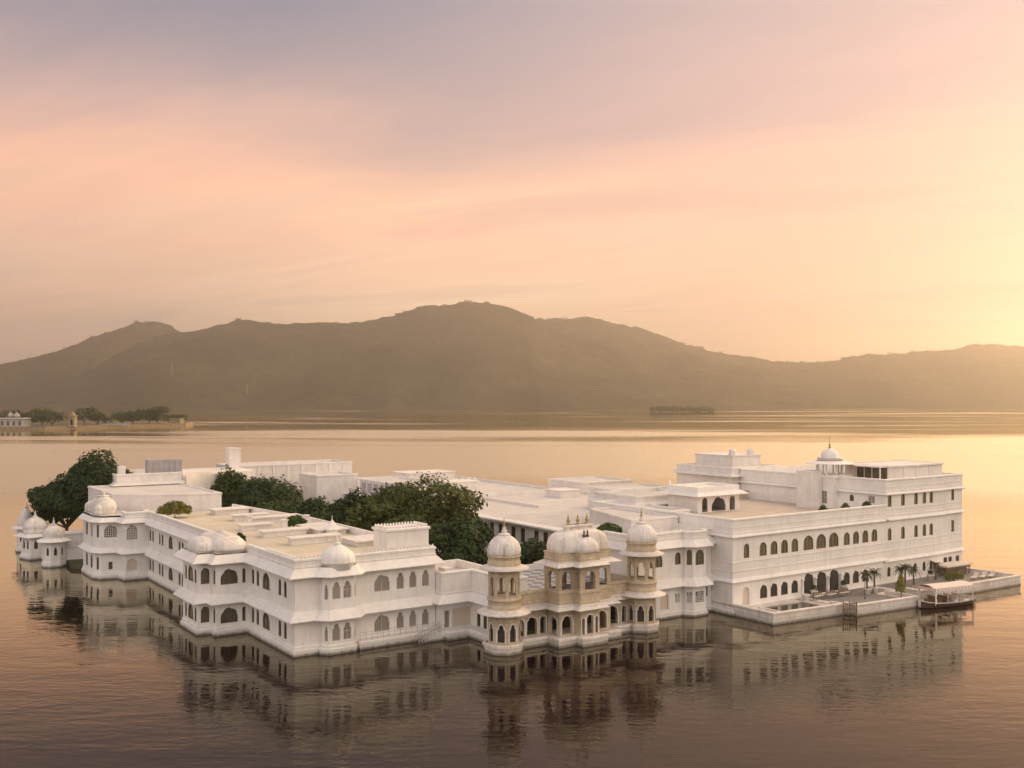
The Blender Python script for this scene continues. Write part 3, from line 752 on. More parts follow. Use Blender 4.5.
a = MB(); a.sweep(UP, eave_profile(9.05, .95, .4, .1)); a.build('eave', 'marble', pv)
a = MB(); a.sweep(UP, [(0.02, 9.4), (.05, 9.5), (.05, 9.8), (.0, 9.85), (.0, 10.3), (.07, 10.36), (.07, 10.5), (-.05, 10.56), (-.5, 10.56)]); a.cap(UP, 10.5); a.build('drum', 'tan', pv)
a = MB(); a.cap(UP, 6.05); a.build('upper_floor', 'floor', pv)
d = MB(); d.sm = True; d.lathe(30.6, -10.85, [(.98, 10.4), (1.01, 10.7), (1.02, 11.1), (1.0, 11.5), (.96, 11.9), (.89, 12.25), (.78, 12.53), (.63, 12.74), (.45, 12.88), (.28, 12.95)], 56, 3.86, 1.78, 3.6, ribs=28, amp=.015); d.build('roof_dome', 'dome', pv)
d = MB(); d.sm = True; d.lathe(30.4, -12.6, [(1.0, 10.4), (1.02, 10.9), (1.0, 11.2), (.92, 11.5), (.72, 11.8), (.45, 12.02), (.15, 12.12)], 32, 1.45, 1.0, 3.4, ribs=12, amp=.02); b2 = d.build('bay_dome', 'dome', pv)
for x in (30.15, 30.65):
    f = MB(); f.sm = True; f.lathe(x, -12.6, [(.10, 12.0), (.2, 12.3), (.08, 12.5), (.12, 12.65), (.03, 13.0)], 8); f.build('finial', 'iron', b2)
a = MB(); RQ = [(28.8, -11.3), (32.4, -11.3), (32.4, -10.4), (28.8, -10.4)]; a.prism(RQ, 12.75, 13.35); a.sweep(RQ, [(0, 13.2), (.18, 13.22), (.18, 13.4), (0, 13.45)]); rg = a.build('roof_ridge', 'dome', pv)
for x in (29.2, 30.6, 32.0):
    f = MB(); f.sm = True; f.lathe(x, -10.85, [(.26, 13.3), (.3, 13.45), (.12, 13.6), (.22, 13.85), (.24, 13.95), (.09, 14.1), (.12, 14.25), (.03, 14.6)], 10); f.build('finial', 'gold', rg)
# terrace behind the parapet with patterned paving
m, t, b_ = mat('patterned_paving'); pos = t.new('ShaderNodeNewGeometry').outputs['Position']
ck = t.new('ShaderNodeTexChecker'); t.l.new(t.mapping(pos, rot=(0, 0, radians(45))), ck.inputs[0]); ck.inputs[1].default_value = (.42, .41, .42, 1); ck.inputs[2].default_value = (.17, .18, .21, 1); ck.inputs[3].default_value = .75
t.l.new(ck.outputs[0], b_.inputs['Base Color']); b_.inputs['Roughness'].default_value = .5; M['patterned'] = m
tr = built('roof_terrace', 'roof terrace with blue grey patterned paving behind the sandstone pavilion', 'terrace', (30, 0, 0))
a = MB(); a.prism([(24.6, -6.1), (40.9, -6.1), (40.9, 7.5), (24.6, 7.5)], .9, 4.9); a.build('body', 'plaster_old', tr)
a = MB(); a.add([(24.6, -6.1, 4.905), (40.9, -6.1, 4.905), (40.9, 7.5, 4.905), (24.6, 7.5, 4.905)], [(0, 1, 2, 3)]); a.add([(22.2, -9.7, 4.6), (26.7, -9.7, 4.6), (26.7, -6.1, 4.6), (22.2, -6.1, 4.6)], [(0, 1, 2, 3)]); a.build('paving', 'patterned', tr)
a = MB(); a.sweep([(40.9, 7.5), (24.6, 7.5)], [(0, 4.8), (.0, 5.7), (-.25, 5.7), (-.25, 4.8)], False); a.build('parapet', 'plaster', tr)

def chhatri_tower(label, cx, cy):
    t_ = built('tower', label, 'tower', (cx, cy, 0), 'domed towers of the sandstone pavilion')
    rot = pi/8
    B = oct_path(cx, cy, 2.15, 8, rot); a = MB(); a.prism(B, -1.6, 1.0); a.sweep(B, [(.12, -1.6), (.12, .05), (.02, .12), (.02, .66), (.12, .70), (.12, 1.0), (0, 1.06)]); a.build('plinth', 'marble', t_)
    Lw = oct_path(cx, cy, 1.85, 8, rot); a = MB(); L_ = hypot(Lw[1][0]-Lw[0][0], Lw[1][1]-Lw[0][1])
    oo = [op(L_/2, 1.3, .82, 1.95, 'tref', pane=None)]
    for i in range(8): wall_seg(a, Lw[i], Lw[(i+1) % 8], .9, 4.7, oo, .22)
    a.cap(Lw, 1.02); a.cap(Lw, 4.1, False); a.build('lower_room', 'tan', t_)
    a = MB(); a.prism(oct_path(cx, cy, 1.5, 8, rot), 1.03, 4.05); a.build('shade_core', 'dark', t_)  # dark solid core added in place of the room's inner shade
    for i in range(8): arch_trim(t_, Lw[i], Lw[(i+1) % 8], oo)
    a = MB(); a.sm = False; C_ = oct_path(cx, cy, 1.8, 16, 0); a.sweep(C_, eave_profile(4.45, 1.2, .38, .12)); a.build('lower_eave', 'marble', t_)
    a = MB(); a.sm = True; a.lathe(cx, cy, [(1.76, 4.5), (1.88, 4.8), (1.88, 5.1), (1.8, 5.15), (1.8, 5.75), (1.92, 5.8), (1.92, 6.05), (1.7, 6.1)], 32); a.build('drum', 'tan', t_)
    Uw = oct_path(cx, cy, 1.8, 8, rot); L_ = hypot(Uw[1][0]-Uw[0][0], Uw[1][1]-Uw[0][1]); oo = [op(L_/2, 6.3, .92, 2.15, 'tref', pane=None)]
    a = MB()
    for i in range(8): wall_seg(a, Uw[i], Uw[(i+1) % 8], 6.0, 9.5, oo, .2)
    a.cap(Uw, 6.08); a.cap(Uw, 9.3, False); a.build('lantern', 'tan', t_)
    a = MB(); a.sweep(oct_path(cx, cy, 1.75, 16), eave_profile(9.35, 1.05, .32, .1)); a.build('upper_eave', 'marble', t_)
    a = MB(); a.sm = True; a.lathe(cx, cy, [(1.7, 9.4), (1.86, 9.75), (1.86, 10.05), (1.76, 10.1), (1.76, 10.55), (1.9, 10.62), (1.9, 10.8), (1.7, 10.85)], 32); a.build('collar', 'tan', t_)
    a = MB(); a.sm = True; a.lathe(cx, cy, onion(1.78, 2.3, 10.8), 96, ribs=24, amp=.07); dm = a.build('dome', 'dome', t_)
    a = MB(); a.sm = True; lotus_finial(a, cx, cy, 12.95, .62, 1.35); a.build('lotus', 'dome', dm)
    a = MB(); a.sm = True; a.lathe(cx, cy, [(.12, 13.7), (.16, 13.9), (.06, 14.1), (.1, 14.25), (.02, 14.9)], 8); a.build('finial', 'gold', dm)
chhatri_tower('ribbed domed sandstone tower at the left end of the pavilion, nearer the stair', 20.2, -10.8)
chhatri_tower('round ribbed domed sandstone tower standing at the right end of the pavilion', 39.9, -11.6)

# ------------------------------------------------------------------ middle wing with a square bay
SC = [(41.2, -6.3), (41.2, -8.7), (49.6, -8.7), (49.6, -9.2), (50.3, -10), (52.6, -10), (53.2, -9.3), (53.2, -8.7), (54.9, -8.7), (54.9, 2), (41.2, 2)]
sc = built('palace_wing', 'white two storey wing with a slim bay, between sandstone pavilion and long lake front', 'building', (47, -5, 0), 'wings of the white palace')
o = {1: [op(45.0-41.2, 6.65, 2.2, 1.95, 'arch', 'triple', 'pane_olive'), op(48.8-41.2, 6.7, 1.05, 1.6, 'arch', 'plain', 'pane_olive'), op(48.75-41.2, 1.8, .85, 1.15, 'rect', 'grid', 'pane_dark'), op(46.4-41.2, 1.1, 1.5, 2.2, 'arch', 'plain', 'pane_blind', 'niche')],
     3: [op(.53, 6.65, .7, 2.0, 'arch', 'plain', 'pane_olive'), op(.53, 1.75, .72, 1.4, 'rect', 'grid', 'pane_dark')],
     4: [op(1.15, 6.6, 1.55, 2.0, 'arch', 'triple', 'pane_olive'), op(1.15, 1.7, 1.55, 1.5, 'rect', 'grid', 'pane_dark')],
     5: [op(.46, 6.7, .5, 1.7, 'arch', 'plain', 'pane_olive')],
     7: [op(.75, 2.0, .5, 1.4, 'arch', 'plain', 'pane_dark')]}
wing(sc, SC, o, .75, (4.1,), (9.15,), 11.05, 10.1, merlon_segs=([(41.2, -8.7), (49.6, -8.7)],))

# ------------------------------------------------------------------ great lake front (right)
RB = [(54.95, 16), (54.95, -12.4), (87.3, -12.4), (87.3, 16)]
rb = built('palace_wing', 'long white lake front wing with a dark three arched porch behind the terraces', 'building', (70, -10, 0), 'wings of the white palace')
o = {1: []}
def add(u, z, w_, h_, k='arch', st='plain', pane='pane_olive', name='window'): o[1].append(op(u-54.95, z, w_, h_, k, st, pane, name))
add(57.5, 1.05, 1.25, 2.4, 'arch', 'plain', 'pane_blind', 'door'); add(57.6, 7.25, 1.05, 1.9)
for u in (60.8, 62.95, 65.05, 67.15, 77.0+1.35, 80.45, 82.6, 84.75): add(u, 7.25, 1.4, 1.82, 'arch', 'double' )
for u in (70.0, 72.72, 75.46): add(u, 7.25, 2.12, 2.02, 'arch', 'triple')
for u in (60.9, 62.95, 65.05, 67.15, 78.35, 80.45, 82.6): add(u, 1.6, 1.42, 1.8, 'cusp', 'plain', 'pane_dark')
for u in (70.0, 72.72, 75.46): add(u, .95, 2.3, 3.1, 'cusp', 'plain', 'pane_dark')  # dark panes stand in for the shade inside the open porch
wing(rb, RB, o, 1.05, (4.35,), (10.2,), 12.55, 11.3, eave_out=.42, eave_rise=.28)
a = MB()
for z in (5.6, 6.75, 11.3): a.sweep(RB, [(0, z), (.07, z+.02), (.07, z+.12), (0, z+.14)])
a.build('string_course', 'plaster', rb)
for u in (68.65, 71.36, 74.09, 76.82):
    a = MB(); a.sm = True; a.lathe(u, -12.55, [(.24, .9), (.24, 1.2), (.15, 1.3), (.13, 3.1), (.24, 3.25), (.24, 3.4)], 10); a.build('column', 'plaster', rb)
a = MB(); a.add([(55.3, -12, 11.32), (87, -12, 11.32), (87, 15.6, 11.32), (55.3, 15.6, 11.32)], [(0, 1, 2, 3)]); a.build('roof_paving', 'roof_gold', rb)

TB = [(87.35, 16), (87.35, -12.4), (102.0, -12.4), (102.0, -12.05), (107.9, -12.05), (107.9, 16)]
tb = built('palace_wing', 'tall white three storey end block of the lake front, flat roofed room on top', 'building', (97, -10, 0), 'wings of the white palace')
o = {1: [], 3: [], 0: [op(16+10.0, 12.1, 1.2, 1.5, 'rect', 'cross', 'pane_curtain'), op(16+6.5, 12.25, .8, 1.3, 'arch', 'plain', 'pane_dark')]}
for u in (88.4, 91.7, 95.0, 97.15, 98.95):
    for z in (7.1, 12.1): o[1].append(op(u-87.35, z, .95, 1.85, 'arch', 'plain', 'pane_olive'))
for u in (88.25, 94.8, 97.1, 98.9): o[1].append(op(u-87.35, 1.75, .8, 1.45, 'arch', 'plain', 'pane_dark'))
for z in (7.1, 12.1): o[3].append(op(3.3, z, .8, 1.85, 'rect', 'plain', 'pane_olive'))
for u in (1.3, 2.6, 4.6): o[3].append(op(u, 1.5, 1.0, 1.75, 'rect', 'cross', 'pane_dark'))
wing(tb, TB, o, 1.0, (4.1, 10.2), (14.0,), 16.25, 15.0, eave_out=.42, eave_rise=.28)
a = MB()
for z in (5.6, 6.75, 10.8, 11.7, 15.0): a.sweep(TB[1:5], [(0, z), (.07, z+.02), (.07, z+.12), (0, z+.14)], False)
a.build('string_course', 'plaster', tb)
a = MB()
for z in (4.1, 10.2, 14.0): a.sweep([(107.95, -11.6), (107.95, 15)], [(0, z-.1), (1.5, z-.35), (1.5, z-.2), (0, z+.25)], False)
a.build('end_canopy', 'plaster', tb)
RR = [(92.4, -9.4), (106.6, -9.4), (106.6, -1.5), (92.4, -1.5)]
a = MB(); a.prism(RR, 14.9, 17.85); a.sweep(RR, [(0, 17.6), (.25, 17.62), (.25, 17.85), (0, 17.92), (-.6, 17.92)]); a.cap(RR, 17.88)
for u in (96.2, 99.6, 103.0): a.box(u-.1, -9.5, 14.95, u+.1, -9.39, 17.6)
rr = a.build('roof_room', 'plaster_old', tb)
for i, v in enumerate((-8.6, -7.2, -5.8, -4.4)):
    a = MB(); a.box(92.28, v-.55, 15.3, 92.39, v+.55, 17.5); a.build('window', 'pane_olive', rr)
a = MB(); a.box(89.5, -8.4, 14.95, 91.6, -3, 15.7); a.build('roof_bench', 'marble', tb)
for v in (-9.2, -1.6): 
    a = MB(); a.bar((90.6, v, 15), (90.6, v, 17.7), .12); a.build('post', 'plaster_old', tb)
a = MB(); a.box(90.4, -9.3, 17.66, 92.4, -1.5, 17.84); a.build('roof_canopy', 'plaster_old', tb)

# cupola on its tower
cu = built('roof_tower', 'slim white roof tower carrying an open domed cupola with a tall spire', 'tower', (88, -2, 11))
TW = [(85.9, -4.1), (90.6, -4.1), (90.6, .6), (85.9, .6)]
a = MB(); wall_seg(a, TW[3], TW[0], 11, 16.4, [op(3.0, 11.9, 1.3, 2.0, 'rect')], .3); wall_seg(a, TW[0], TW[1], 11, 16.4, [], .3); wall_seg(a, TW[1], TW[2], 11, 16.4, [], .3); wall_seg(a, TW[2], TW[3], 11, 16.4, [], .3)
a.cap(TW, 16.35); a.sweep(TW, [(0, 15.9), (.2, 15.92), (.2, 16.2), (0, 16.3)]); a.build('wall', 'plaster', cu)
put_window(cu, TW[3], TW[0], op(3.0, 11.9, 1.3, 2.0, 'rect', 'cross', 'pane_curtain'))
a = MB(); a.box(83.2, -2.2, 11.2, 85.85, .6, 17.0); a.build('stair_head', 'plaster_old', cu)
for i in range(8):
    th = 2*pi*i/8+pi/8; a = MB(); a.sm = True
    a.lathe(88.25+2.0*cos(th), -1.75+2.0*sin(th), [(.2, 16.3), (.13, 16.5), (.12, 18.0), (.2, 18.15)], 8); a.build('column', 'plaster', cu)
a = MB(); a.sweep(oct_path(88.25, -1.75, 2.15, 16), eave_profile(18.1, 1.5, .35, .1)); a.cap(oct_path(88.25, -1.75, 2.2, 16), 18.12, False); a.build('eave', 'plaster', cu)
a = MB(); a.sm = True; a.lathe(88.25, -1.75, [(1.85, 18.2), (1.85, 18.9), (1.95, 18.95), (1.3, 19.0)]+onion(1.3, 1.45, 19.0), 48, ribs=16, amp=.05); dm = a.build('dome', 'plaster', cu)
a = MB(); a.sm = True; a.lathe(88.25, -1.75, [(.25, 20.35), (.3, 20.5), (.1, 20.65), (.17, 20.85), (.17, 21.0), (.05, 21.2), (.03, 22.4)], 8); a.build('spire', 'gold', dm)

# ------------------------------------------------------------------ roofs and blocks behind
def block(name, label, cat, pts, z0, z1, par=.5, m_='plaster_old', rm='roof_white', eave=None, group='white blocks behind the palace fronts', band=True):
    t_ = built(name, label, cat, (sum(p[0] for p in pts)/len(pts), sum(p[1] for p in pts)/len(pts), z0), group)
    a = MB(); n = len(pts)
    for i in range(n): wall_seg(a, pts[i], pts[(i+1) % n], z0, z1, [])
    a.build('wall', m_, t_)
    a = MB(); a.cap(pts, z1-par); a.build('roof', rm, t_)
    a = MB(); a.sweep(pts, [(.0, z1-.35), (.1, z1-.32), (.1, z1-.1), (.02, z1), (-.25, z1), (-.25, z1-par-.03)] if band else [(.02, z1-.1), (.02, z1), (-.2, z1), (-.2, z1-par-.03)]); a.build('parapet', m_, t_)
    if eave:
        a = MB(); a.sweep(pts, eave_profile(eave, .9, .4, .12)); a.build('eave', m_, t_)
    return t_
R_ = lambda x0, y0, x1, y1: [(x0, y0), (x1, y0), (x1, y1), (x0, y1)]
# courtyard building with the broad white roof
cy = built('courtyard_building', 'broad white flat roofed building behind the courtyard trees, dark windows under its eave', 'building', (66, 60, .8), 'wings of the white palace')
CY = [(48.3, 112), (48.3, 3.5), (86, 3.5), (86, 112)]
o = {0: []}
for v in (8, 10, 13.6, 15.8, 19.4, 21.8, 25.4, 28, 31.6, 34.2, 38, 40.5, 44.5, 47):
    for z in (1.6, 5.6): o[0].append(op(112-v, z, 1.2, 2.3, 'rect', 'pair', 'pane_dark'))
a = MB()
for i in range(4): wall_seg(a, CY[i], CY[(i+1) % 4], .5, 8.9, o.get(i, []))
a.build('wall', 'plaster_old', cy)
for i, lst in o.items():
    for q in lst: put_window(cy, CY[i], CY[(i+1) % 4], q)
a = MB(); a.sweep(CY, [(0, 8.55), (1.2, 8.5), (1.2, 8.75), (0, 8.95)]); a.build('eave', 'plaster', cy)
a = MB(); a.cap(CY, 8.93); a.build('roof', 'roof_white', cy)
a = MB(); a.box(85.3, 50, 8.9, 85.6, 112, 9.5); a.box(49, 111.2, 8.9, 85.6, 111.6, 9.8); a.box(48.6, 96, 8.9, 85.2, 96.3, 9.5); a.box(62, 40, 8.9, 62.3, 95.9, 9.4); a.box(62.3, 62, 8.9, 85.2, 62.3, 9.55); a.box(48.9, 70, 8.9, 61.9, 70.3, 9.5); a.build('parapet', 'plaster_old', cy)
for x0, y0, x1, y1, h in ((66, 78, 74, 84, 1.6), (76, 52, 81, 57, 1.3), (53, 84, 57, 90, 1.5), (68, 98, 80, 106, 2.2), (52, 52, 55, 55, 1.0)):
    a = MB(); a.box(x0, y0, 8.93, x1, y1, 8.93+h); a.box(x0-.2, y0-.2, 8.93+h, x1+.2, y1+.2, 9.08+h); a.build('roof_house', 'plaster_old', cy)
a = MB(); merlons(a, [(48.6, 96), (85.2, 96)], 9.45, False, 1.6, .8, .5); a.build('battlement', 'plaster_old', cy)
# west rear block and its tiers
block('palace_block', 'plain white block with a cream roof directly behind the left end of the nearest wing', 'building', [(-2.9, 70.2), (1.6, 65.6), (12.7, 62.2), (12.7, 86), (-2.9, 88)], .8, 12.6, .25, rm='roof_white')
t_ = block('palace_block', 'higher white block carrying a grey louvred screen, left behind the round dark tree', 'building', R_(1.5, 86, 13.2, 98), 10, 14.6, .5, eave=12.6)
a = MB(); a.box(7.4, 87.5, 14.2, 13.6, 89.5, 16.9)
for i in range(7): a.box(7.45+i*.98, 87.36, 14.2, 7.75+i*.98, 87.49, 16.75)
a.build('louvred_screen', 'lattice_grey', t_)
a = MB(); a.box(2.0, 86.6, 14.5, 3.2, 87.8, 16.0); a.build('chimney', 'plaster_old', t_)
a = MB(); a.add([(13.4, 84, 11), (22, 90, 11), (22, 90, 14.2), (13.4, 84, 14.6)], [(0, 1, 2, 3)]); a.add([(22, 90, 11), (30, 95, 10), (30, 95, 14), (22, 90, 14.2)], [(0, 1, 2, 3)])
a.prism([(13.3, 86), (29.5, 92), (29.5, 104), (13.3, 104)], 8, 13.9); a.build('rear_terrace', 'plaster_old', t_)
t_ = block('tower_block', 'tall narrow white stair tower rising behind the garden trees', 'tower', R_(26.4, 98.4, 28.8, 100.6), 8, 18.2, .3)
t_ = block('palace_block', 'long low white block with slim pilasters along the far shore, behind the round dark tree', 'building', R_(29.5, 106, 57.5, 116), 8, 14.0, .5)
a = MB()
for i in range(8): a.box(32+i*3.3, 105.8, 8.5, 32.5+i*3.3, 105.99, 13.6)
a.build('pilaster', 'plaster', t_)
block('palace_block', 'square white block standing above the garden trees, with a plain bright face', 'building', R_(41, 88, 50.2, 97), 6, 12.6, .4)
t_ = block('palace_block', 'low white block with ribbed dark panels beside the airy tree, left of the broad roof', 'building', R_(50.4, 62, 60, 87.5), 8, 11.6, .4)
for i in range(9):
    a = MB(); a.box(50.2, 63+i*2.7, 8.95, 50.39, 64.6+i*2.7, 10.9); a.build('panel', 'lattice_grey', t_)
# on and beyond the broad roof
block('palace_block', 'farthest low white rooftop block beyond the broad flat roof', 'building', R_(88, 60, 101.5, 72), 4, 10.9, .3)
block('palace_block', 'rooftop block with cool white left face at the right end of the broad roof', 'building', R_(70, 29, 83, 36), 8, 12.6, .3)
block('palace_block', 'wide plain white block with bright blank front above the middle wing', 'building', [(46.2, -2.6), (54.7, -2.6), (54.7, 2.6), (62, 2.6), (62, 11.5), (50.5, 11.5)], 8, 12.1, .3)
t_ = block('palace_block', 'long white parapeted block behind the right domed tower of the pavilion', 'building', R_(60, 12, 73.5, 22), 8, 13.3, .5, eave=11.9)
a = MB(); a.box(67.5, 11.6, 12.2, 69.8, 11.98, 13.5); a.build('grey_panel', 'lattice_grey', t_)
for x in (67.6,):
    a = MB(); a.sm = True; a.lathe(x, 12.6, [(.7, 13.2), (.75, 13.8), (.55, 14.3), (.2, 14.7), (.06, 15.4)], 12); a.build('finial', 'plaster', t_)
po = built('roof_porch', 'small white rooftop porch with arched openings at the left of the lake front roof', 'porch', (68, 4, 11.3))
PQ = R_(63.8, 2.7, 72.6, 9); a = MB()
wall_seg(a, PQ[0], PQ[1], 11.2, 14.2, [op(1.5, 11.4, 1.2, 2.1, 'arch', pane=None), op(4.4, 11.4, 3.0, 2.1, 'cusp', pane=None), op(7.3, 11.4, 1.2, 2.1, 'arch', pane=None)])
for i in (1, 2, 3): wall_seg(a, PQ[i], PQ[(i+1) % 4], 11.2, 14.2, [])
a.build('wall', 'plaster_old', po); a = MB(); a.sweep(PQ, eave_profile(13.9, 1.0, .45, .12)); a.build('eave', 'plaster', po)
a = MB(); a.sweep(PQ, [(0, 14.3), (.05, 15.1), (-.3, 15.1), (-.3, 14.6)]); a.cap(PQ, 14.7); a.build('parapet', 'plaster', po)
ph = block('penthouse', 'white rooftop penthouse with two dark slit windows and two tiny domes', 'building', R_(85.4, 16.2, 97.2, 29.5), 11, 16.5, .4, eave=15.0)
a = MB(); a.box(87.6, 18, 16.2, 94.6, 27, 18.2); a.box(87.4, 17.8, 18.2, 94.8, 27.2, 18.4); a.build('upper_storey', 'plaster_old', ph)
for x in (88.6, 93.2):
    a = MB(); a.sm = True; a.lathe(x, 19, [(.65, 18.3), (.65, 18.8)]+onion(.6, .75, 18.8), 16); a.build('dome', 'dome', ph)
for u in (1.9, 6.9): put_window(ph, (87.4, 16.05), (97, 16.05), op(u+.1, 12.3, .9, 2.2, 'rect', 'plain', 'pane_dark'))
block('palace_block', 'low white block with terracotta coloured roof behind the lake front, right of the penthouse', 'building', R_(72.8, 22.2, 85.2, 30), 8, 11.9, .2, rm='roof_gold')
t_ = built('roof_pergola', 'long tan sunlit screen wall on the lake front roof below the penthouse', 'wall', (80, 10, 11.3))
a = MB(); a.box(74.5, 13.6, 11.3, 86.5, 13.9, 12.6); a.box(74.3, 13.5, 12.6, 86.7, 14.0, 12.75); a.build('wall', 'tan', t_)

# ------------------------------------------------------------------ left domed pavilion
P2 = [(0, 75), (-3.6, 75), (-3.6, 72.4), (-6.2, 72.2), (-7.3, 70.4), (-7.2, 63.3), (-6.4, 61.7), (-3.9, 61.3), (-3.6, 58.6), (0, 58.4)]
p2 = built('corner_pavilion', 'white two storey corner pavilion with lattice windows and bulbous dome left of the nearest wing', 'pavilion', (-3, 64, 0))
o = {8: [op(1.0, 6.3, 1.6, 2.3, 'cusp', 'grid', 'pane_curtain'), op(1.0, 1.5, 1.5, 1.9, 'arch', 'plain', 'pane_blind', 'niche')],
     6: [op(1.3, 6.5, 1.9, 2.0, 'cusp', 'grid', 'pane_dark'), op(1.3, 1.5, .6, 1.2, 'rect', 'plain', 'pane_dark')],
     5: [op(.9, 6.5, .55, 2.0, 'arch', 'plain', 'pane_olive'), op(.9, 1.5, .55, 2.0, 'arch', 'plain', 'pane_olive')],
     4: [op(5.6, 6.4, 1.3, 2.1, 'arch', 'plain', 'pane_curtain'), op(5.6, 1.5, 1.3, 2.1, 'arch', 'plain', 'pane_olive'), op(2.4, 6.4, 1.3, 2.1, 'arch', 'plain', 'pane_olive'), op(2.4, 1.5, 1.3, 2.1, 'arch', 'plain', 'pane_olive')]}
wing(p2, P2, o, 1.1, (4.25,), (9.0,), 10.6, 9.9, eave_rise=.6, eave_out=.75, par_paths=([(-3.6, 61), (-3.6, 58.6), (0, 58.4), (0, 60)],))
a = MB(); a.sm = True; a.lathe(-5.2, 66.2, [(1.0, 9.4), (1.0, 10.5)]+onion(1.0, 2.2, 10.5)[1:], 40, 1.75, 3.3, 3.0, ribs=16, amp=.02); b2 = a.build('dome', 'dome', p2)
a = MB(); a.sm = True; lotus_finial(a, -5.2, 66.2, 12.6, .9, 1.0); a.build('finial', 'dome', b2)
for x, y in ((-6.5, 63.4), (-6.6, 69.4)):
    a = MB(); a.sm = True; a.lathe(x, y, [(.7, 9.9), (.7, 10.6)]+onion(.68, 1.0, 10.6), 16); a.build('turret', 'dome', p2)
# small waterside kiosks
def kiosk(label, cx, cy, r, ze, zd, zt, square=False, pointed=False):
    k_ = built('kiosk', label, 'kiosk', (cx, cy, 0), 'domed waterside kiosks')
    n_ = 4 if square else 8; rot = pi/4+.3 if square else pi/8
    Q = oct_path(cx, cy, r, n_, rot); L_ = hypot(Q[1][0]-Q[0][0], Q[1][1]-Q[0][1]); a = MB()
    oo = [op(L_*.3, 1.9, .7, 1.6, 'tref'), op(L_*.7, 1.9, .7, 1.6, 'tref')] if square else [op(L_/2, 2.0, .5, 1.4, 'tref')]
    for i in range(n_): wall_seg(a, Q[i], Q[(i+1) % n_], -1.6, ze+.4, oo)
    a.build('wall', 'plaster', k_)
    for i in range(n_):
        for q in oo: put_window(k_, Q[i], Q[(i+1) % n_], q)
    a = MB(); a.sweep(Q, plinth_profile(1.0, .22)); a.build('plinth', 'plaster', k_)
    a = MB(); a.sweep(Q, eave_profile(ze, .95, .45, .1)); a.build('eave', 'plaster', k_)
    a = MB(); a.sm = True; rr = r*(.80 if square else .93); pr = [(rr, ze+.3), (rr, zd)]
    pr += [(rr*q, zd+(zt-zd)*h) for q, h in ((1.0, .1), (.9, .3), (.7, .52), (.45, .74), (.2, .92), (.08, 1.0))] if pointed else onion(rr, zt-zd, zd)
    a.lathe(cx, cy, pr, 40, p=3.2 if square else 2, ribs=16, amp=.02, rot=0 if not square else 0); dm = a.build('dome', 'dome', k_)
    a = MB(); a.sm = True; lotus_finial(a, cx, cy, zt-.06, rr*.26, 1.3); a.build('finial', 'dome', dm)
kiosk('white octagonal waterside kiosk with ball shaped dome, next to the corner pavilion', -10.1, 79.6, 1.75, 4.35, 5.0, 7.0)
kiosk('wide white waterside kiosk with square based dome and openings, second from the left end', -11.2, 90.4, 2.35, 4.1, 5.2, 7.4, square=True)
kiosk('white pointed domed kiosk at the extreme left end of the palace', -11.0, 100.6, 1.7, 4.4, 5.4, 8.2, pointed=True)
gw = built('garden_wall', 'white waterside garden wall linking the small domed kiosks', 'wall', (-9, 82, 0))
a = MB(); Q = [(-10.6, 103), (-10.6, 92.4), (-10.4, 90), (-10.6, 81), (-9.4, 79.3), (-8.0, 80), (-5.0, 79.4), (-3.4, 75)]
a.sweep(Q, [(.12, -1.5), (.12, .8), (0, .9), (0, 2.9), (.12, 2.95), (.12, 3.15), (-.4, 3.2), (-.4, -1)], False); a.build('wall', 'plaster', gw)
a = MB(); a.box(-8.6, 80.5, .8, -4.6, 84, 5.1); a.box(-8.8, 80.3, 5.1, -4.4, 84.2, 5.25); a.build('garden_room', 'plaster_old', gw)

# ------------------------------------------------------------------ lake front terraces
def terrace(label, outer, floor_path, z=.95, wall_segs=None):
    t_ = built('terrace', label, 'terrace', (sum(p[0] for p in outer)/len(outer), sum(p[1] for p in outer)/len(outer), 0), 'waterside terraces')
    a = MB(); a.prism(outer, -1.6, z); a.build('slab', 'marble', t_)
    a = MB(); a.sweep(wall_segs, [(.0, -1.6), (.08, -1.6), (.08, .1), (.02, .15), (.02, 1.25), (.12, 1.3), (.12, 1.5), (0, 1.55), (-.35, 1.55), (-.35, z-.02)], False); a.build('rim_wall', 'marble', t_)
    a = MB(); a.cap(floor_path, z+.006); a.build('paving', 'floor', t_); return t_
t1 = terrace('left white stone waterside terrace with a dark rectangular pool before the arched windows', [(54.95, -9.4), (54.95, -19.2), (67.2, -20.3), (67.2, -12.3), (56, -12.3)], [(66.2, -13.2), (66.9, -13.2), (66.9, -19.6), (66.2, -19.6)],
             wall_segs=[(54.95, -8.9), (54.95, -19.2), (67.2, -20.3), (67.2, -18.4)])
a = MB(); a.add([(58.2, -14.4, .962), (58.2, -17.9, .962), (65.6, -18.4, .962), (65.6, -14.9, .962)], [(0, 1, 2, 3)]); a.build('pool', 'pane_dark', t1)
a = MB(); a.sweep([(58.2, -14.4), (58.2, -17.9), (65.6, -18.4), (65.6, -14.9)], [(0.35, .94), (.35, 1.12), (0, 1.12), (0, .94)]); a.build('pool_kerb', 'marble', t1)
t2 = terrace('middle white stone waterside terrace with potted palms and grey paving', [(67.9, -12.3), (67.9, -21.8), (79.6, -22.9), (79.6, -17.6), (83.4, -17.2), (83.4, -12.3)], [(69, -13.0), (69, -21), (78.8, -22), (78.8, -16.8), (82.8, -16.4), (82.8, -13.0)],
             wall_segs=[(67.9, -19.8), (67.9, -21.8), (79.6, -22.9), (79.6, -17.9)])
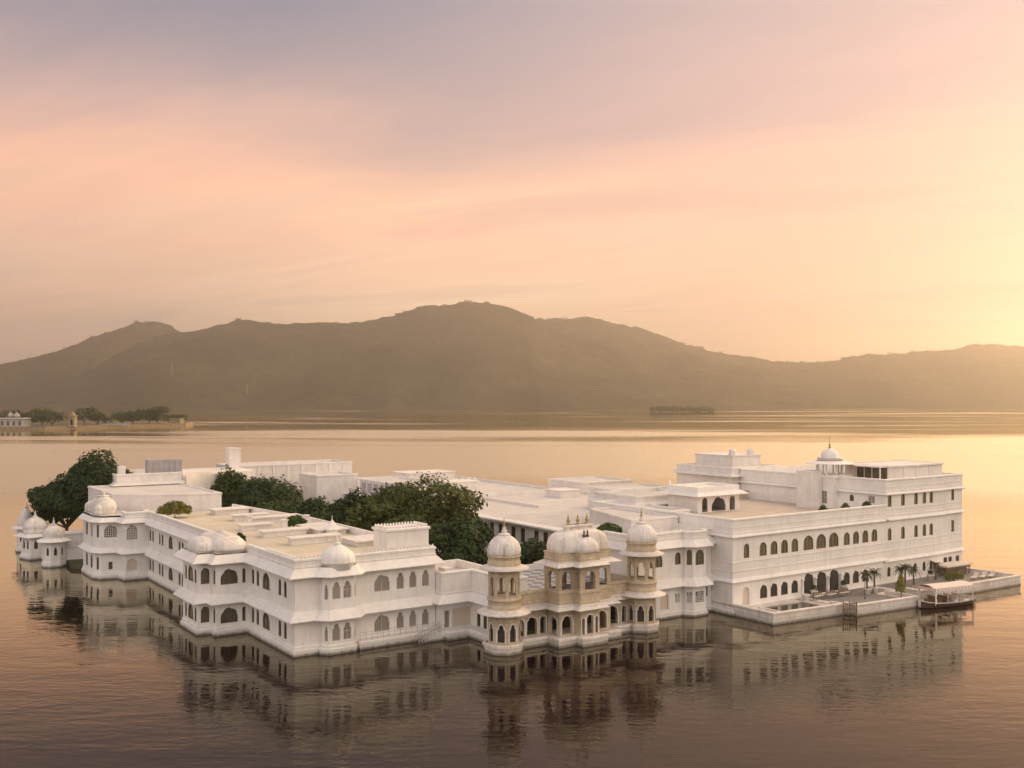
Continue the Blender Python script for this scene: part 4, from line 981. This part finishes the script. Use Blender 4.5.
t3 = terrace('farthest white stone waterside terrace reaching out to a point beyond the building corner', [(83.5, -12.3), (83.5, -20.6), (92, -21.5), (107.0, -22.0), (106.4, -12.3)], [(84, -13), (84, -20), (92, -20.9), (106.3, -21.4), (105.8, -13)],
             wall_segs=[(83.5, -17.2), (83.5, -20.6), (92, -21.5), (107.0, -22.0), (106.4, -12.6)])
ld = built('landing_steps', 'dark timber landing gate between the left and middle terraces', 'gate', (67.5, -20, 0))
a = MB()
for i in range(5): a.box(67.28, -20.9+i*.5, -.4, 67.82, -20.4+i*.5, .1+i*.2)
a.build('steps', 'marble', ld)
a = MB(); 
for x, y in ((66.2, -21.0), (67.3, -21.2), (67.75, -21.9)): a.bar((x, y, -.8), (x, y, 1.9), .07)
for z in (.4, 1.0, 1.7): a.bar((66.2, -21.0, z), (67.75, -21.9, z), .06)
for i in range(7): a.bar((66.2+i*.25, -21.0-i*.145, .4), (66.2+i*.25, -21.0-i*.145, 1.7), .035)
a.build('gate', 'brown', ld)
# seats in front of the porch
def bench(label, x, y, rz):
    b_ = thing('bench', label, 'bench', (x, y, .96), rz, 'wooden benches before the porch')
    a = MB(); a.box(-1.0, -.25, .38, 1.0, .25, .45); a.build('seat', 'brown', b_)
    a = MB()
    for z in (.55, .72, .89): a.box(-1.0, .22, z, 1.0, .27, z+.10)
    a.build('backrest', 'brown', b_)
    for sx in (-.9, .9):
        for sy in (-.2, .22): a = MB(); a.bar((sx, sy, 0), (sx, sy, .95 if sy > 0 else .4), .04); a.build('leg', 'brown', b_)
    a = MB(); a.box(-.9, -.2, .45, .9, .2, .52); a.build('cushion', 'cushion', b_)
bench('brown wooden bench before the dark porch, nearest the pool', 68.9, -15.0, .05)
bench('brown wooden bench before the dark porch, the middle one of three', 71.4, -15.2, .0)
bench('brown wooden bench before the dark porch, nearest the potted palms', 73.9, -15.4, -.05)
def pot(name, label, x, y, z, r, h, plant=None, seed=1):
    p_ = thing(name, label, 'planter', (x, y, z), 0, 'white planters on the terraces')
    a = MB(); a.sm = True; a.lathe(0, 0, [(r*.65, 0), (r*.75, .05), (r, h*.8), (r*1.12, h*.84), (r*1.12, h), (r*.9, h), (r*.85, h-.08)], 14); a.build('pot', 'marble', p_)
    if plant:
        a = MB(); leaves(a, [(0, 0, h+plant*.45, plant*.6, plant*.6, plant*.6)], 220, .11, random.Random(seed), .6, .2); a.build('foliage', 'leaf_mid', p_)
    return p_
pot('stone_urn', 'white stone urn at the corner of the dark pool nearest the benches', 66.2, -15.0, .96, .5, 1.0)
pot('stone_urn', 'white stone urn with a small bush at the foot of the porch columns', 69.8, -13.5, .96, .45, .9, .8, 3)
pot('stone_urn', 'white stone urn with a small bush under the rightmost porch column', 76.2, -13.5, .96, .45, .9, .8, 4)
pot('stone_urn', 'white stone urn with a small bush by the flat roofed bar', 94.4, -15.2, .96, .5, .9, .7, 5)

def palm(label, x, y, h, seed, n=26, fl=1.5):
    rng = random.Random(seed); t_ = thing('palm_tree', label, 'palm tree', (x, y, .96), 0, 'palms on the terraces')
    a = MB(); lx, ly = rng.uniform(-.15, .15), rng.uniform(-.15, .15); a.bar((0, 0, 0), (lx*.5, ly*.5, h*.5), .15, .12, 8); a.bar((lx*.5, ly*.5, h*.5), (lx, ly, h), .12, .1, 8); a.build('trunk', 'bark', t_)
    a = MB()
    for i in range(n):
        th = 2*pi*i/n*2.4+rng.uniform(-.2, .2); el = rng.uniform(-.1, 1.25); L = fl*rng.uniform(.75, 1.15)
        d = Vector((cos(th), sin(th), 0)); side = Vector((-sin(th), cos(th), 0)); p0 = Vector((lx, ly, h)); pv_ = p0
        for s_ in range(5):
            e2 = el - .38*s_; p1 = pv_ + (d*cos(e2)+Vector((0, 0, 1))*sin(e2))*(L/5)
            wv = .17*(1-s_/6)
            for sg in (-1, 1): 
                for q in (0, .5):
                    b0 = pv_.lerp(p1, q); b1 = pv_.lerp(p1, q+.42); tip = b1 + side*sg*wv*2.2 + d*.12 - Vector((0, 0, .10))
                    a.add([b0, b1, tip], [(0, 1, 2)])
            pv_ = p1
    a.build('fronds', 'leaf_palm', t_)
    return t_
palm('left palm of the pair standing in white pots on the middle terrace', 77.6, -16.4, 2.6, 1)
palm('right palm of the pair standing in white pots on the middle terrace', 79.3, -16.3, 2.7, 2)
palm('leftmost palm of the close group beside the long white front, behind the boat', 86.6, -15.6, 2.4, 3)
palm('middle palm of the close group beside the long white front, behind the boat', 87.9, -15.3, 2.5, 4)
palm('rightmost slender palm of the close group behind the boat', 89.3, -15.8, 2.1, 5, 20)
palm('single palm with wide open fronds beside the flat roofed bar', 96.0, -15.0, 2.2, 6, 24, 1.7)
for i, (x, y, lb) in enumerate(((77.6, -16.4, 'white pot round the foot of the left palm of the pair'), (79.3, -16.3, 'white pot round the foot of the right palm of the pair'))):
    pot('palm_pot', lb, x, y, .96, .5, .8)
tree('flowering_shrub', 'slim yellow flowering shrub on the corner of the middle terrace beside the boat', 'shrub', 78.6, -20.9, .96, [(0, 0, 1.5, .7, .7, 1.2), (.2, .1, 2.6, .45, .45, .6)], 420, .16, 'leaf_lime', 31, None, .08)
tree('bush', 'broad low yellow green bush on the far terrace in front of the flat roofed bar', 'bush', 96.0, -18.0, .96, [(0, 0, .9, 1.6, 1.1, .9), (1.2, .1, .8, 1.0, .9, .7), (-1.2, 0, .7, 1.0, .9, .7)], 900, .15, 'leaf_lime', 32, None, .08)
lp = thing('lamp_post', 'thin dark lamp post on the middle terrace', 'lamp post', (74.4, -18.3, .96))
a = MB(); a.bar((0, 0, 0), (0, 0, .3), .12, .06); a.bar((0, 0, .3), (0, 0, 2.7), .05, .04); a.build('pole', 'iron', lp)
a = MB(); a.sm = True; a.lathe(0, 0, [(.06, 2.65), (.16, 2.75), (.18, 3.0), (.1, 3.12), (.02, 3.2)], 10); a.build('lantern', 'iron', lp)
bar_ = built('terrace_bar', 'low flat roofed brown bar shelter against the end of the lake front', 'shelter', (102.5, -14.2, 1))
a = MB(); a.prism([(99.0, -12.5), (99.2, -14.9), (105.4, -15.3), (105.2, -12.5)], 2.35, 2.6); a.build('roof', 'cushion', bar_)  # pale slab paints light onto the top of the brown shelter
a = MB(); a.prism([(99.2, -12.6), (99.4, -14.7), (105.2, -15.1), (105.0, -12.6)], 2.02, 2.35)
for x, y in ((99.4, -14.6), (102.3, -14.8), (105.0, -15.0)): a.bar((x, y, .95), (x, y, 2.1), .08)
a.build('frame', 'brown', bar_)
a = MB(); a.prism([(99.6, -13.4), (99.8, -14.4), (104.8, -14.7), (104.6, -13.4)], .95, 1.9); a.build('counter', 'brown', bar_)
def lounger(label, x, y, rz):
    t_ = thing('sun_lounger', label, 'sun lounger', (x, y, .96), rz, 'loungers on the far terrace')
    a = MB(); a.box(-.95, -.33, .28, .5, .33, .36); a.build('seat', 'cushion', t_)
    a = MB(); a.add([(.5, -.33, .30), (.5, .33, .30), (1.05, .33, .82), (1.05, -.33, .82), (.5, -.33, .38), (.5, .33, .38), (1.0, .33, .9), (1.0, -.33, .9)], [(0, 1, 2, 3), (7, 6, 5, 4), (0, 3, 7, 4), (1, 5, 6, 2), (3, 2, 6, 7), (0, 4, 5, 1)]); a.build('backrest', 'cushion', t_)
    for sx in (-.85, .45):
        for sy in (-.28, .28): a = MB(); a.bar((sx, sy, 0), (sx, sy, .3), .035); a.build('leg', 'brown', t_)
lounger('pale sun lounger on the far terrace, closest to the flat roofed bar', 101.0, -18.2, .2)
lounger('pale sun lounger on the far terrace, second from the flat roofed bar', 102.8, -18.5, .2)
lounger('pale sun lounger nearest the pointed end of the far terrace', 104.6, -18.8, .2)

# ------------------------------------------------------------------ boat
bt = thing('boat', 'pale passenger boat under a scalloped striped canopy, moored by the terraces', 'boat', (83.9, -24.3, 0), radians(-10))
def hull():
    a = MB(); a.sm = True; secs = []
    for s_, w_, zt, zb in ((-4.9, .25, 1.15, .35), (-4.2, .85, .98, -.1), (-2.8, 1.3, .80, -.35), (0, 1.5, .72, -.4), (2.6, 1.4, .74, -.35), (4.2, 1.05, .82, -.2), (4.8, .8, .9, .1)):
        secs.append([(s_, -w_, zt), (s_, -w_*.97, zt-.16), (s_, -w_*.82, .12), (s_, 0, zb), (s_, w_*.82, .12), (s_, w_*.97, zt-.16), (s_, w_, zt)])
    n = 7; vs = [p for q in secs for p in q]; m_ = len(secs)
    for j in range(m_-1):
        for i in range(n-1):
            a.cur = 1 if 1 <= i <= 4 else 0
            a.add([secs[j][i], secs[j][i+1], secs[j+1][i+1], secs[j+1][i]], [(0, 3, 2, 1)])
    a.cur = 0; a.add(secs[0], [tuple(range(n))]); a.add(secs[-1], [tuple(range(n-1, -1, -1))])
    for j in range(m_-1): a.add([(secs[j][0][0], secs[j][0][1]*.9, .5), (secs[j+1][0][0], secs[j+1][0][1]*.9, .5), (secs[j+1][6][0], secs[j+1][6][1]*.9, .5), (secs[j][6][0], secs[j][6][1]*.9, .5)], [(0, 1, 2, 3)])
    return a
hull().build('hull', ['hull', 'hull_dark'], bt)
a = MB(); a.sm = True
for j in range(12):
    x0, x1 = -3.6+j*.6, -3.0+j*.6
    for i in range(8):
        t0, t1_ = -1+i*.25, -1+(i+1)*.25; zf = lambda t: 2.75+.30*(1-t*t)
        a.add([(x0, t0*1.5, zf(t0)), (x1, t0*1.5, zf(t0)), (x1, t1_*1.5, zf(t1_)), (x0, t1_*1.5, zf(t1_))], [(0, 1, 2, 3)])
cn = a.build('canopy', 'cloth', bt)
a = MB()
for y in (-1.5, 1.5):
    for j in range(24):
        x0 = -3.6+j*.3; a.add([(x0, y, 2.78), (x0+.3, y, 2.78), (x0+.3, y*1.01, 2.42), (x0+.15, y*1.01, 2.28), (x0, y*1.01, 2.42)], [(0, 1, 2, 3, 4)])
for x in (-3.6, 3.6):
    for j in range(10):
        y0 = -1.5+j*.3; a.add([(x, y0, 2.74), (x, y0+.3, 2.74), (x, y0+.3, 2.42), (x, y0+.15, 2.28), (x, y0, 2.42)], [(0, 1, 2, 3, 4)])
a.build('valance', 'cloth', cn)
for x in (-3.5, -1.2, 1.2, 3.5):
    for y in (-1.42, 1.42): a = MB(); a.bar((x, y, .5), (x, y, 2.8), .05); a.build('post', 'hull', bt)
for x in (-3.5, 3.5):
    for y in (-1.46, 1.46):
        a = MB(); a.add([(x-.1, y, 2.7), (x+.5*(1 if x < 0 else -1), y, 2.7), (x+.15*(1 if x < 0 else -1), y, 1.5), (x+.35*(1 if x < 0 else -1), y, .7), (x-.1, y, .7)], [(0, 1, 2, 3, 4)]); a.build('curtain', 'cloth', bt)
for x in (-2.4, -.9, .6, 2.1):
    a = MB(); a.box(x-.3, -1.2, .5, x+.3, 1.2, .92); a.box(x+.2, -1.2, .92, x+.34, 1.2, 1.4); a.build('seat', 'brown' if x < 0 else 'cushion', bt)

# ------------------------------------------------------------------ garden trees, rooftop shrubs
def garden(label, x, y, w_, h0, h1, k, n, lm, seed, size=.36, gaps=.42, flat=.8, z0=.85):
    return tree('garden_tree', label, 'tree', x, y, z0, lobes_for(w_*1.04, h0, h1, k+2, seed, flat), int(n*2.0), size, lm, seed, 'trees of the palace gardens', .38, gaps, .5)
garden('dark round garden tree at the far left behind the small kiosks, the lower of two', -5.0, 95.8, 10.6, 2.6, 13.8, 10, 6400, 'leaf_dark', 11, .36, .8)
garden('tall dark garden tree rising behind the left corner pavilion', .2, 95.0, 11.8, 3.0, 18.2, 12, 8400, 'leaf_dark', 12, .36, .8)
tree('garden_tree', 'broad dark dome shaped tree in the courtyard behind the cream roof', 'tree', 25.6, 74.5, .85, [(0, 0, 6.6, 6.9, 6.9, 6.6), (-3.8, -2.0, 5.0, 3.6, 3.6, 4.6), (4.2, -1.5, 4.8, 3.8, 3.8, 4.2), (1.0, -3.5, 6.0, 3.6, 3.4, 4.6), (-1.5, 2.5, 8.2, 3.8, 3.8, 4.4)], 15000, .34, 'leaf_dark', 13, 'trees of the palace gardens', .5, .7, .6)
garden('open small leaved tree left of the dome shaped courtyard tree', 22.5, 87.5, 6.8, 4, 14.2, 7, 2600, 'leaf_mid', 14, .34, .25)
garden('dark green tree in the middle of the courtyard row, behind the white cupola', 24.6, 51.5, 9.5, 2.0, 11.2, 8, 4600, 'leaf_dark', 15)
garden('slender crested tree standing up from the middle of the courtyard row', 25.6, 37.5, 6.8, 2.5, 13.6, 7, 3000, 'leaf_dark', 16, .36, .4, 1.0)
garden('yellowish olive tree low in the courtyard row, left of the roof room', 20.9, 29.0, 6.4, 2.0, 10.2, 7, 3000, 'leaf_olive', 17, .32)
garden('dark tree filling the courtyard between cream roof and olive tree', 23.0, 62.0, 8.0, 1.5, 10.0, 7, 3600, 'leaf_mid', 18)
garden('wide airy tree with bright gaps in its crown, right of the courtyard row', 33.3, 28.0, 14.5, 4.0, 16.2, 14, 6200, 'leaf_olive', 19, .34, .12, .55)
garden('second airy olive tree behind the roof room battlements', 27.5, 30.5, 10.0, 3.0, 14.0, 9, 4200, 'leaf_olive', 24, .34, .2, .6)
garden('dark low tree right of the roof room, in front of the broad white roof', 30.3, 14.4, 8.6, 1.5, 10.9, 9, 5000, 'leaf_dark', 20, .34)
garden('dark tree directly behind the roof room', 23.5, 17.0, 7.5, 1.5, 11.6, 8, 4200, 'leaf_mid', 21, .34)
garden('low dark tree in front of the courtyard windows, behind the left domed tower', 40.0, 12.5, 6.0, 1.0, 7.2, 6, 2600, 'leaf_dark', 22, .3)
garden('low dark green tree between the domed tower and curved pavilion roof', 43.5, 16.0, 5.0, 1.0, 7.0, 6, 1800, 'leaf_mid', 23, .3)
def roof_bush(label, x, y, z, w_, h, lm, seed):
    tree('roof_bush', label, 'bush', x, y, z, [(0, 0, h*.55, w_*.38, w_*.32, h*.5), (-w_*.28, .1, h*.42, w_*.24, w_*.24, h*.38), (w_*.28, -.1, h*.42, w_*.26, w_*.24, h*.36)], int(420*w_), .2, lm, seed, 'bushes on the roofs', .08)
roof_bush('yellow green bush on the roof edge behind the left half of the nearest wing', 2.6, 54.0, 9.75, 5.0, 2.6, 'leaf_lime', 41)
roof_bush('round green bush among the skylights of the cream roof', 12.8, 31.0, 9.75, 3.2, 1.9, 'leaf_mid', 42)
roof_bush('small green bush tucked behind the large bay dome', 1.6, 22.0, 9.75, 1.4, 1.2, 'leaf_mid', 43)
roof_bush('low green bush on the roof left of the right domed tower', 42.6, -2.2, 10.1, 3.8, 1.7, 'leaf_mid', 44)
for x, y, lb in ((74.5, -11.3, 'leftmost small potted bush on the lake front parapet'), (79.5, -11.3, 'middle small potted bush on the lake front parapet'), (84.5, -11.3, 'rightmost small potted bush on the lake front parapet, beside the roof tower')):
    roof_bush(lb, x, y, 11.32, 1.6, 1.75, 'leaf_olive', int(x))
# wall-side hedge
a = MB(); leaves(a, [(62.4+i*.7, -18.9, 1.3, .6, .3, .35) for i in range(1)], 5, .1, random.Random(3))

# ------------------------------------------------------------------ distant garden island at the left
def FP(X, D): return far(X, D)
isl = MB(); q = [FP(-650, 925), FP(-470, 942), FP(-440, 948), FP(-350, 1078), FP(-365, 1150), FP(-640, 1080)]
isl.prism(q, -2, 2.6); struct(tag(isl.build('island', 'earth'), 'garden island on the left', None))
iw = built('quay_wall', 'long pale quay wall round the distant garden island', 'wall', (*FP(-450, 945), 0))
a = MB(); a.sweep([FP(-650, 925), FP(-470, 942), FP(-440, 948), FP(-350, 1078), FP(-365, 1150)], [(.6, -2), (.6, 2.4), (1.0, 2.5), (1.0, 3.1), (-.5, 3.2), (-.5, 2)], False); a.build('wall', 'ochre', iw)
rg_ = random.Random(77)
KINDS = ['dark rounded tree', 'tall dark tree', 'spreading green tree', 'low bushy tree']
WHERE = ['left of the white hall', 'just behind the white hall', 'beside the white hall', 'left of the yellow gate pavilion', 'close behind the yellow gate pavilion', 'right of the yellow gate pavilion', 'at the middle of the quay', 'just right of the middle of the quay', 'over the low white wall', 'left of the pale tower', 'near the pale tower', 'beside the pale tower at the tip']
XS = [-520, -500, -480, -464, -447, -431, -417, -404, -392, -382, -373, -363]
for i, X in enumerate(XS):
    D = 985 + max(0, (X+445))*1.1 + rg_.uniform(-8, 18); wv = rg_.uniform(21, 28); hv = rg_.uniform(13, 20)
    if i == 11: hv = 10
    x, y = FP(X, D)
    tree('island_tree', '%s on the distant garden island, %s' % (KINDS[i % 4], WHERE[i]), 'tree', x, y, 2.4, lobes_for(wv, 1.5, hv, 6, 100+i), 900, .95, ('leaf_dark', 'leaf_mid')[i % 2], 100+i, 'trees of the distant garden island', .6, .5)
hb = built('white_hall', 'white flat roofed hall with a small dome on the distant garden island', 'building', (*FP(-475, 965), 2.6))
def fbox(X0, X1, D0, D1): return [FP(X0, D0), FP(X1, D0), FP(X1, D1), FP(X0, D1)]
a = MB(); Q = fbox(-506, -467, 960, 976)
for i in range(4):
    L_ = hypot(Q[(i+1) % 4][0]-Q[i][0], Q[(i+1) % 4][1]-Q[i][1])
    wall_seg(a, Q[i], Q[(i+1) % 4], 2, 10.2, [op(L_*(j+.5)/7, 3.6, 2.4, 4.6, 'arch') for j in range(7)] if i == 0 else [])
a.build('wall', 'dim_wall', hb)
for j in range(7): put_window(hb, Q[0], Q[1], op(39*(j+.5)/7, 3.6, 2.4, 4.6, 'arch', 'plain', 'pane_olive'))
a = MB(); a.sweep(Q, [(0, 9.8), (.9, 9.85), (.9, 10.3), (0, 10.9), (-.4, 10.9), (-.4, 10)]); a.cap(Q, 10.2); a.build('roof', 'dim_wall', hb)
for X in (-482, -476):
    a = MB(); a.sm = True; c_ = FP(X, 967); a.lathe(c_[0], c_[1], [(2.6, 10.1), (2.6, 12.2), (3.2, 12.3)]+onion(2.6, 3.2, 12.4)+[(.1, 17)], 16); a.build('dome', 'dim_wall', hb)
gp = built('gate_pavilion', 'yellow pavilion with a small dome among the distant island trees', 'pavilion', (*FP(-422, 985), 2.6))
a = MB(); Q = fbox(-426.5, -421, 968, 974)
for i in range(4): wall_seg(a, Q[i], Q[(i+1) % 4], 2, 12.5, [op(hypot(Q[1][0]-Q[0][0], Q[1][1]-Q[0][1])/2, 4, 2.4, 5.5, 'arch', pane=None)] if i == 0 else [])
a.sweep(Q, [(0, 12.2), (.9, 12.2), (.9, 12.6), (0, 13)]); a.cap(Q, 12.6); a.build('wall', 'ochre', gp)
a = MB(); a.sm = True; c_ = FP(-423.7, 971); a.lathe(c_[0], c_[1], [(2.2, 12.5), (2.2, 13.6)]+onion(2.1, 2.6, 13.6)+[(.08, 17.6)], 16); a.build('dome', 'ochre', gp)
et = built('quay_tower', 'pale square tower at the tip of the distant island quay', 'tower', (*FP(-360, 1080), 0))
a = MB(); Q = fbox(-366, -354, 1074, 1086); a.prism(Q, -2, 8.2); a.sweep(Q, [(0, 7.6), (.5, 7.7), (.5, 8.3), (0, 8.6), (-.4, 8.6), (-.4, 8)]); a.build('wall', 'ochre', et)
lw = built('garden_wall', 'low white garden wall among the distant island trees', 'wall', (*FP(-390, 1000), 2.6))
a = MB(); a.prism(fbox(-415, -385, 1012, 1013), 2, 4.6); a.build('wall', 'dim_wall', lw)
# wooded islet before the far shore and the shore wood
def wood(name, label, spots, seed):
    rng = random.Random(seed); a = MB(); a.sm = False
    for X, D, r, h in spots:
        c_ = FP(X, D); k = 12
        leaves(a, [(c_[0], c_[1], h*.45, r, r, h*.6)], 46, r*.30, rng, .9, .6)
    tag(a.build(name, 'leaf_mid'), label, None, kind='stuff')
rng = random.Random(5)
isp = MB(); isp.sm = True; isp.lathe(*FP(395, 2330), [(1.1, -1.5), (1.0, .2), (.6, 1.0), (.1, 1.4)], 24, 82, 26, 2, rot=0); struct(tag(isp.build('islet', 'earth'), 'low islet before the far shore', None))
wood('islet_wood', 'dark trees covering the low islet', [(395+rng.uniform(-70, 70), 2330+rng.uniform(-14, 14), rng.uniform(6, 11), rng.uniform(7, 15)) for _ in range(46)], 6)
wood('shore_wood', 'band of trees along the far shore', [(rng.uniform(-2300, 2300), 3560+rng.uniform(-60, 240), rng.uniform(10, 22), rng.uniform(9, 22)) for _ in range(900)], 8)

a = MB(); rng = random.Random(15)
for pts, wf, wb in RIDGES[:4]:
    for i in range(len(pts)-1):
        (x0, d0, h0), (x1, d1, h1) = pts[i], pts[i+1]
        for _ in range(int(abs(x1-x0)/26)):
            f_ = rng.random(); X = x0+(x1-x0)*f_; D = d0+(d1-d0)*f_+rng.uniform(-90, 30); r = rng.uniform(6, 15)
            if abs(X) > 3200: continue
            c_ = FP(X, D); leaves(a, [(c_[0], c_[1], ground_z(X, D)-r*.15, r*1.3, r*1.3, r*.7)], 34, r*.33, rng, .9, .5)
tag(a.build('ridge_wood', 'leaf_mid'), 'scrub and trees along the hill crests', None, kind='stuff')

# ------------------------------------------------------------------ transmission masts on the hillside
def mast(label, X, D, h):
    x, y = far(X, D); best = ridge_h(X, D)
    t_ = thing('mast', label, 'mast', (x, y, best+2)); segs = 8
    for j in range(segs):
        z0, z1 = h*j/segs, h*(j+1)/segs; r0, r1 = 4.2*(1-z0/h)+.6, 4.2*(1-z1/h)+.6; a = MB()
        for k in range(4):
            c0 = (r0*cos(pi/2*k), r0*sin(pi/2*k), z0-(10 if j == 0 else 0)); c1 = (r1*cos(pi/2*k), r1*sin(pi/2*k), z1); d0 = (r0*cos(pi/2*(k+1)), r0*sin(pi/2*(k+1)), z0)
            a.bar(c0, c1, .55, .55, 4); a.bar(d0, c1, .3, .3, 4)
        a.build('section', 'mast_red' if j % 2 else 'lattice_grey', t_)
mast('slim red and white lattice mast on the hillside, the left one of two', -1186, 3510, 40)
mast('slim red and white lattice mast on the hillside, the right one of two', -924, 3510, 40)

# ------------------------------------------------------------------ haze: the air over the lake
hz = MB(); hz.box(-7300, -7300, -6.5, 7300, 7300, 530)
ho = hz.build('haze', 'dark')
hm = bpy.data.materials.new('haze_air'); hm.use_nodes = True; t = NT(hm.node_tree); t.n.clear()
pvn = t.new('ShaderNodeVolumePrincipled'); pvn.inputs['Color'].default_value = (*HAZE_COL, 1); pvn.inputs['Density'].default_value = HAZE; pvn.inputs['Anisotropy'].default_value = .70
t.l.new(pvn.outputs[0], t.new('ShaderNodeOutputMaterial').inputs['Volume'])
ho.data.materials.clear(); ho.data.materials.append(hm); ho['kind'] = 'stuff'; ho['label'] = 'warm evening haze over the lake'
settle()
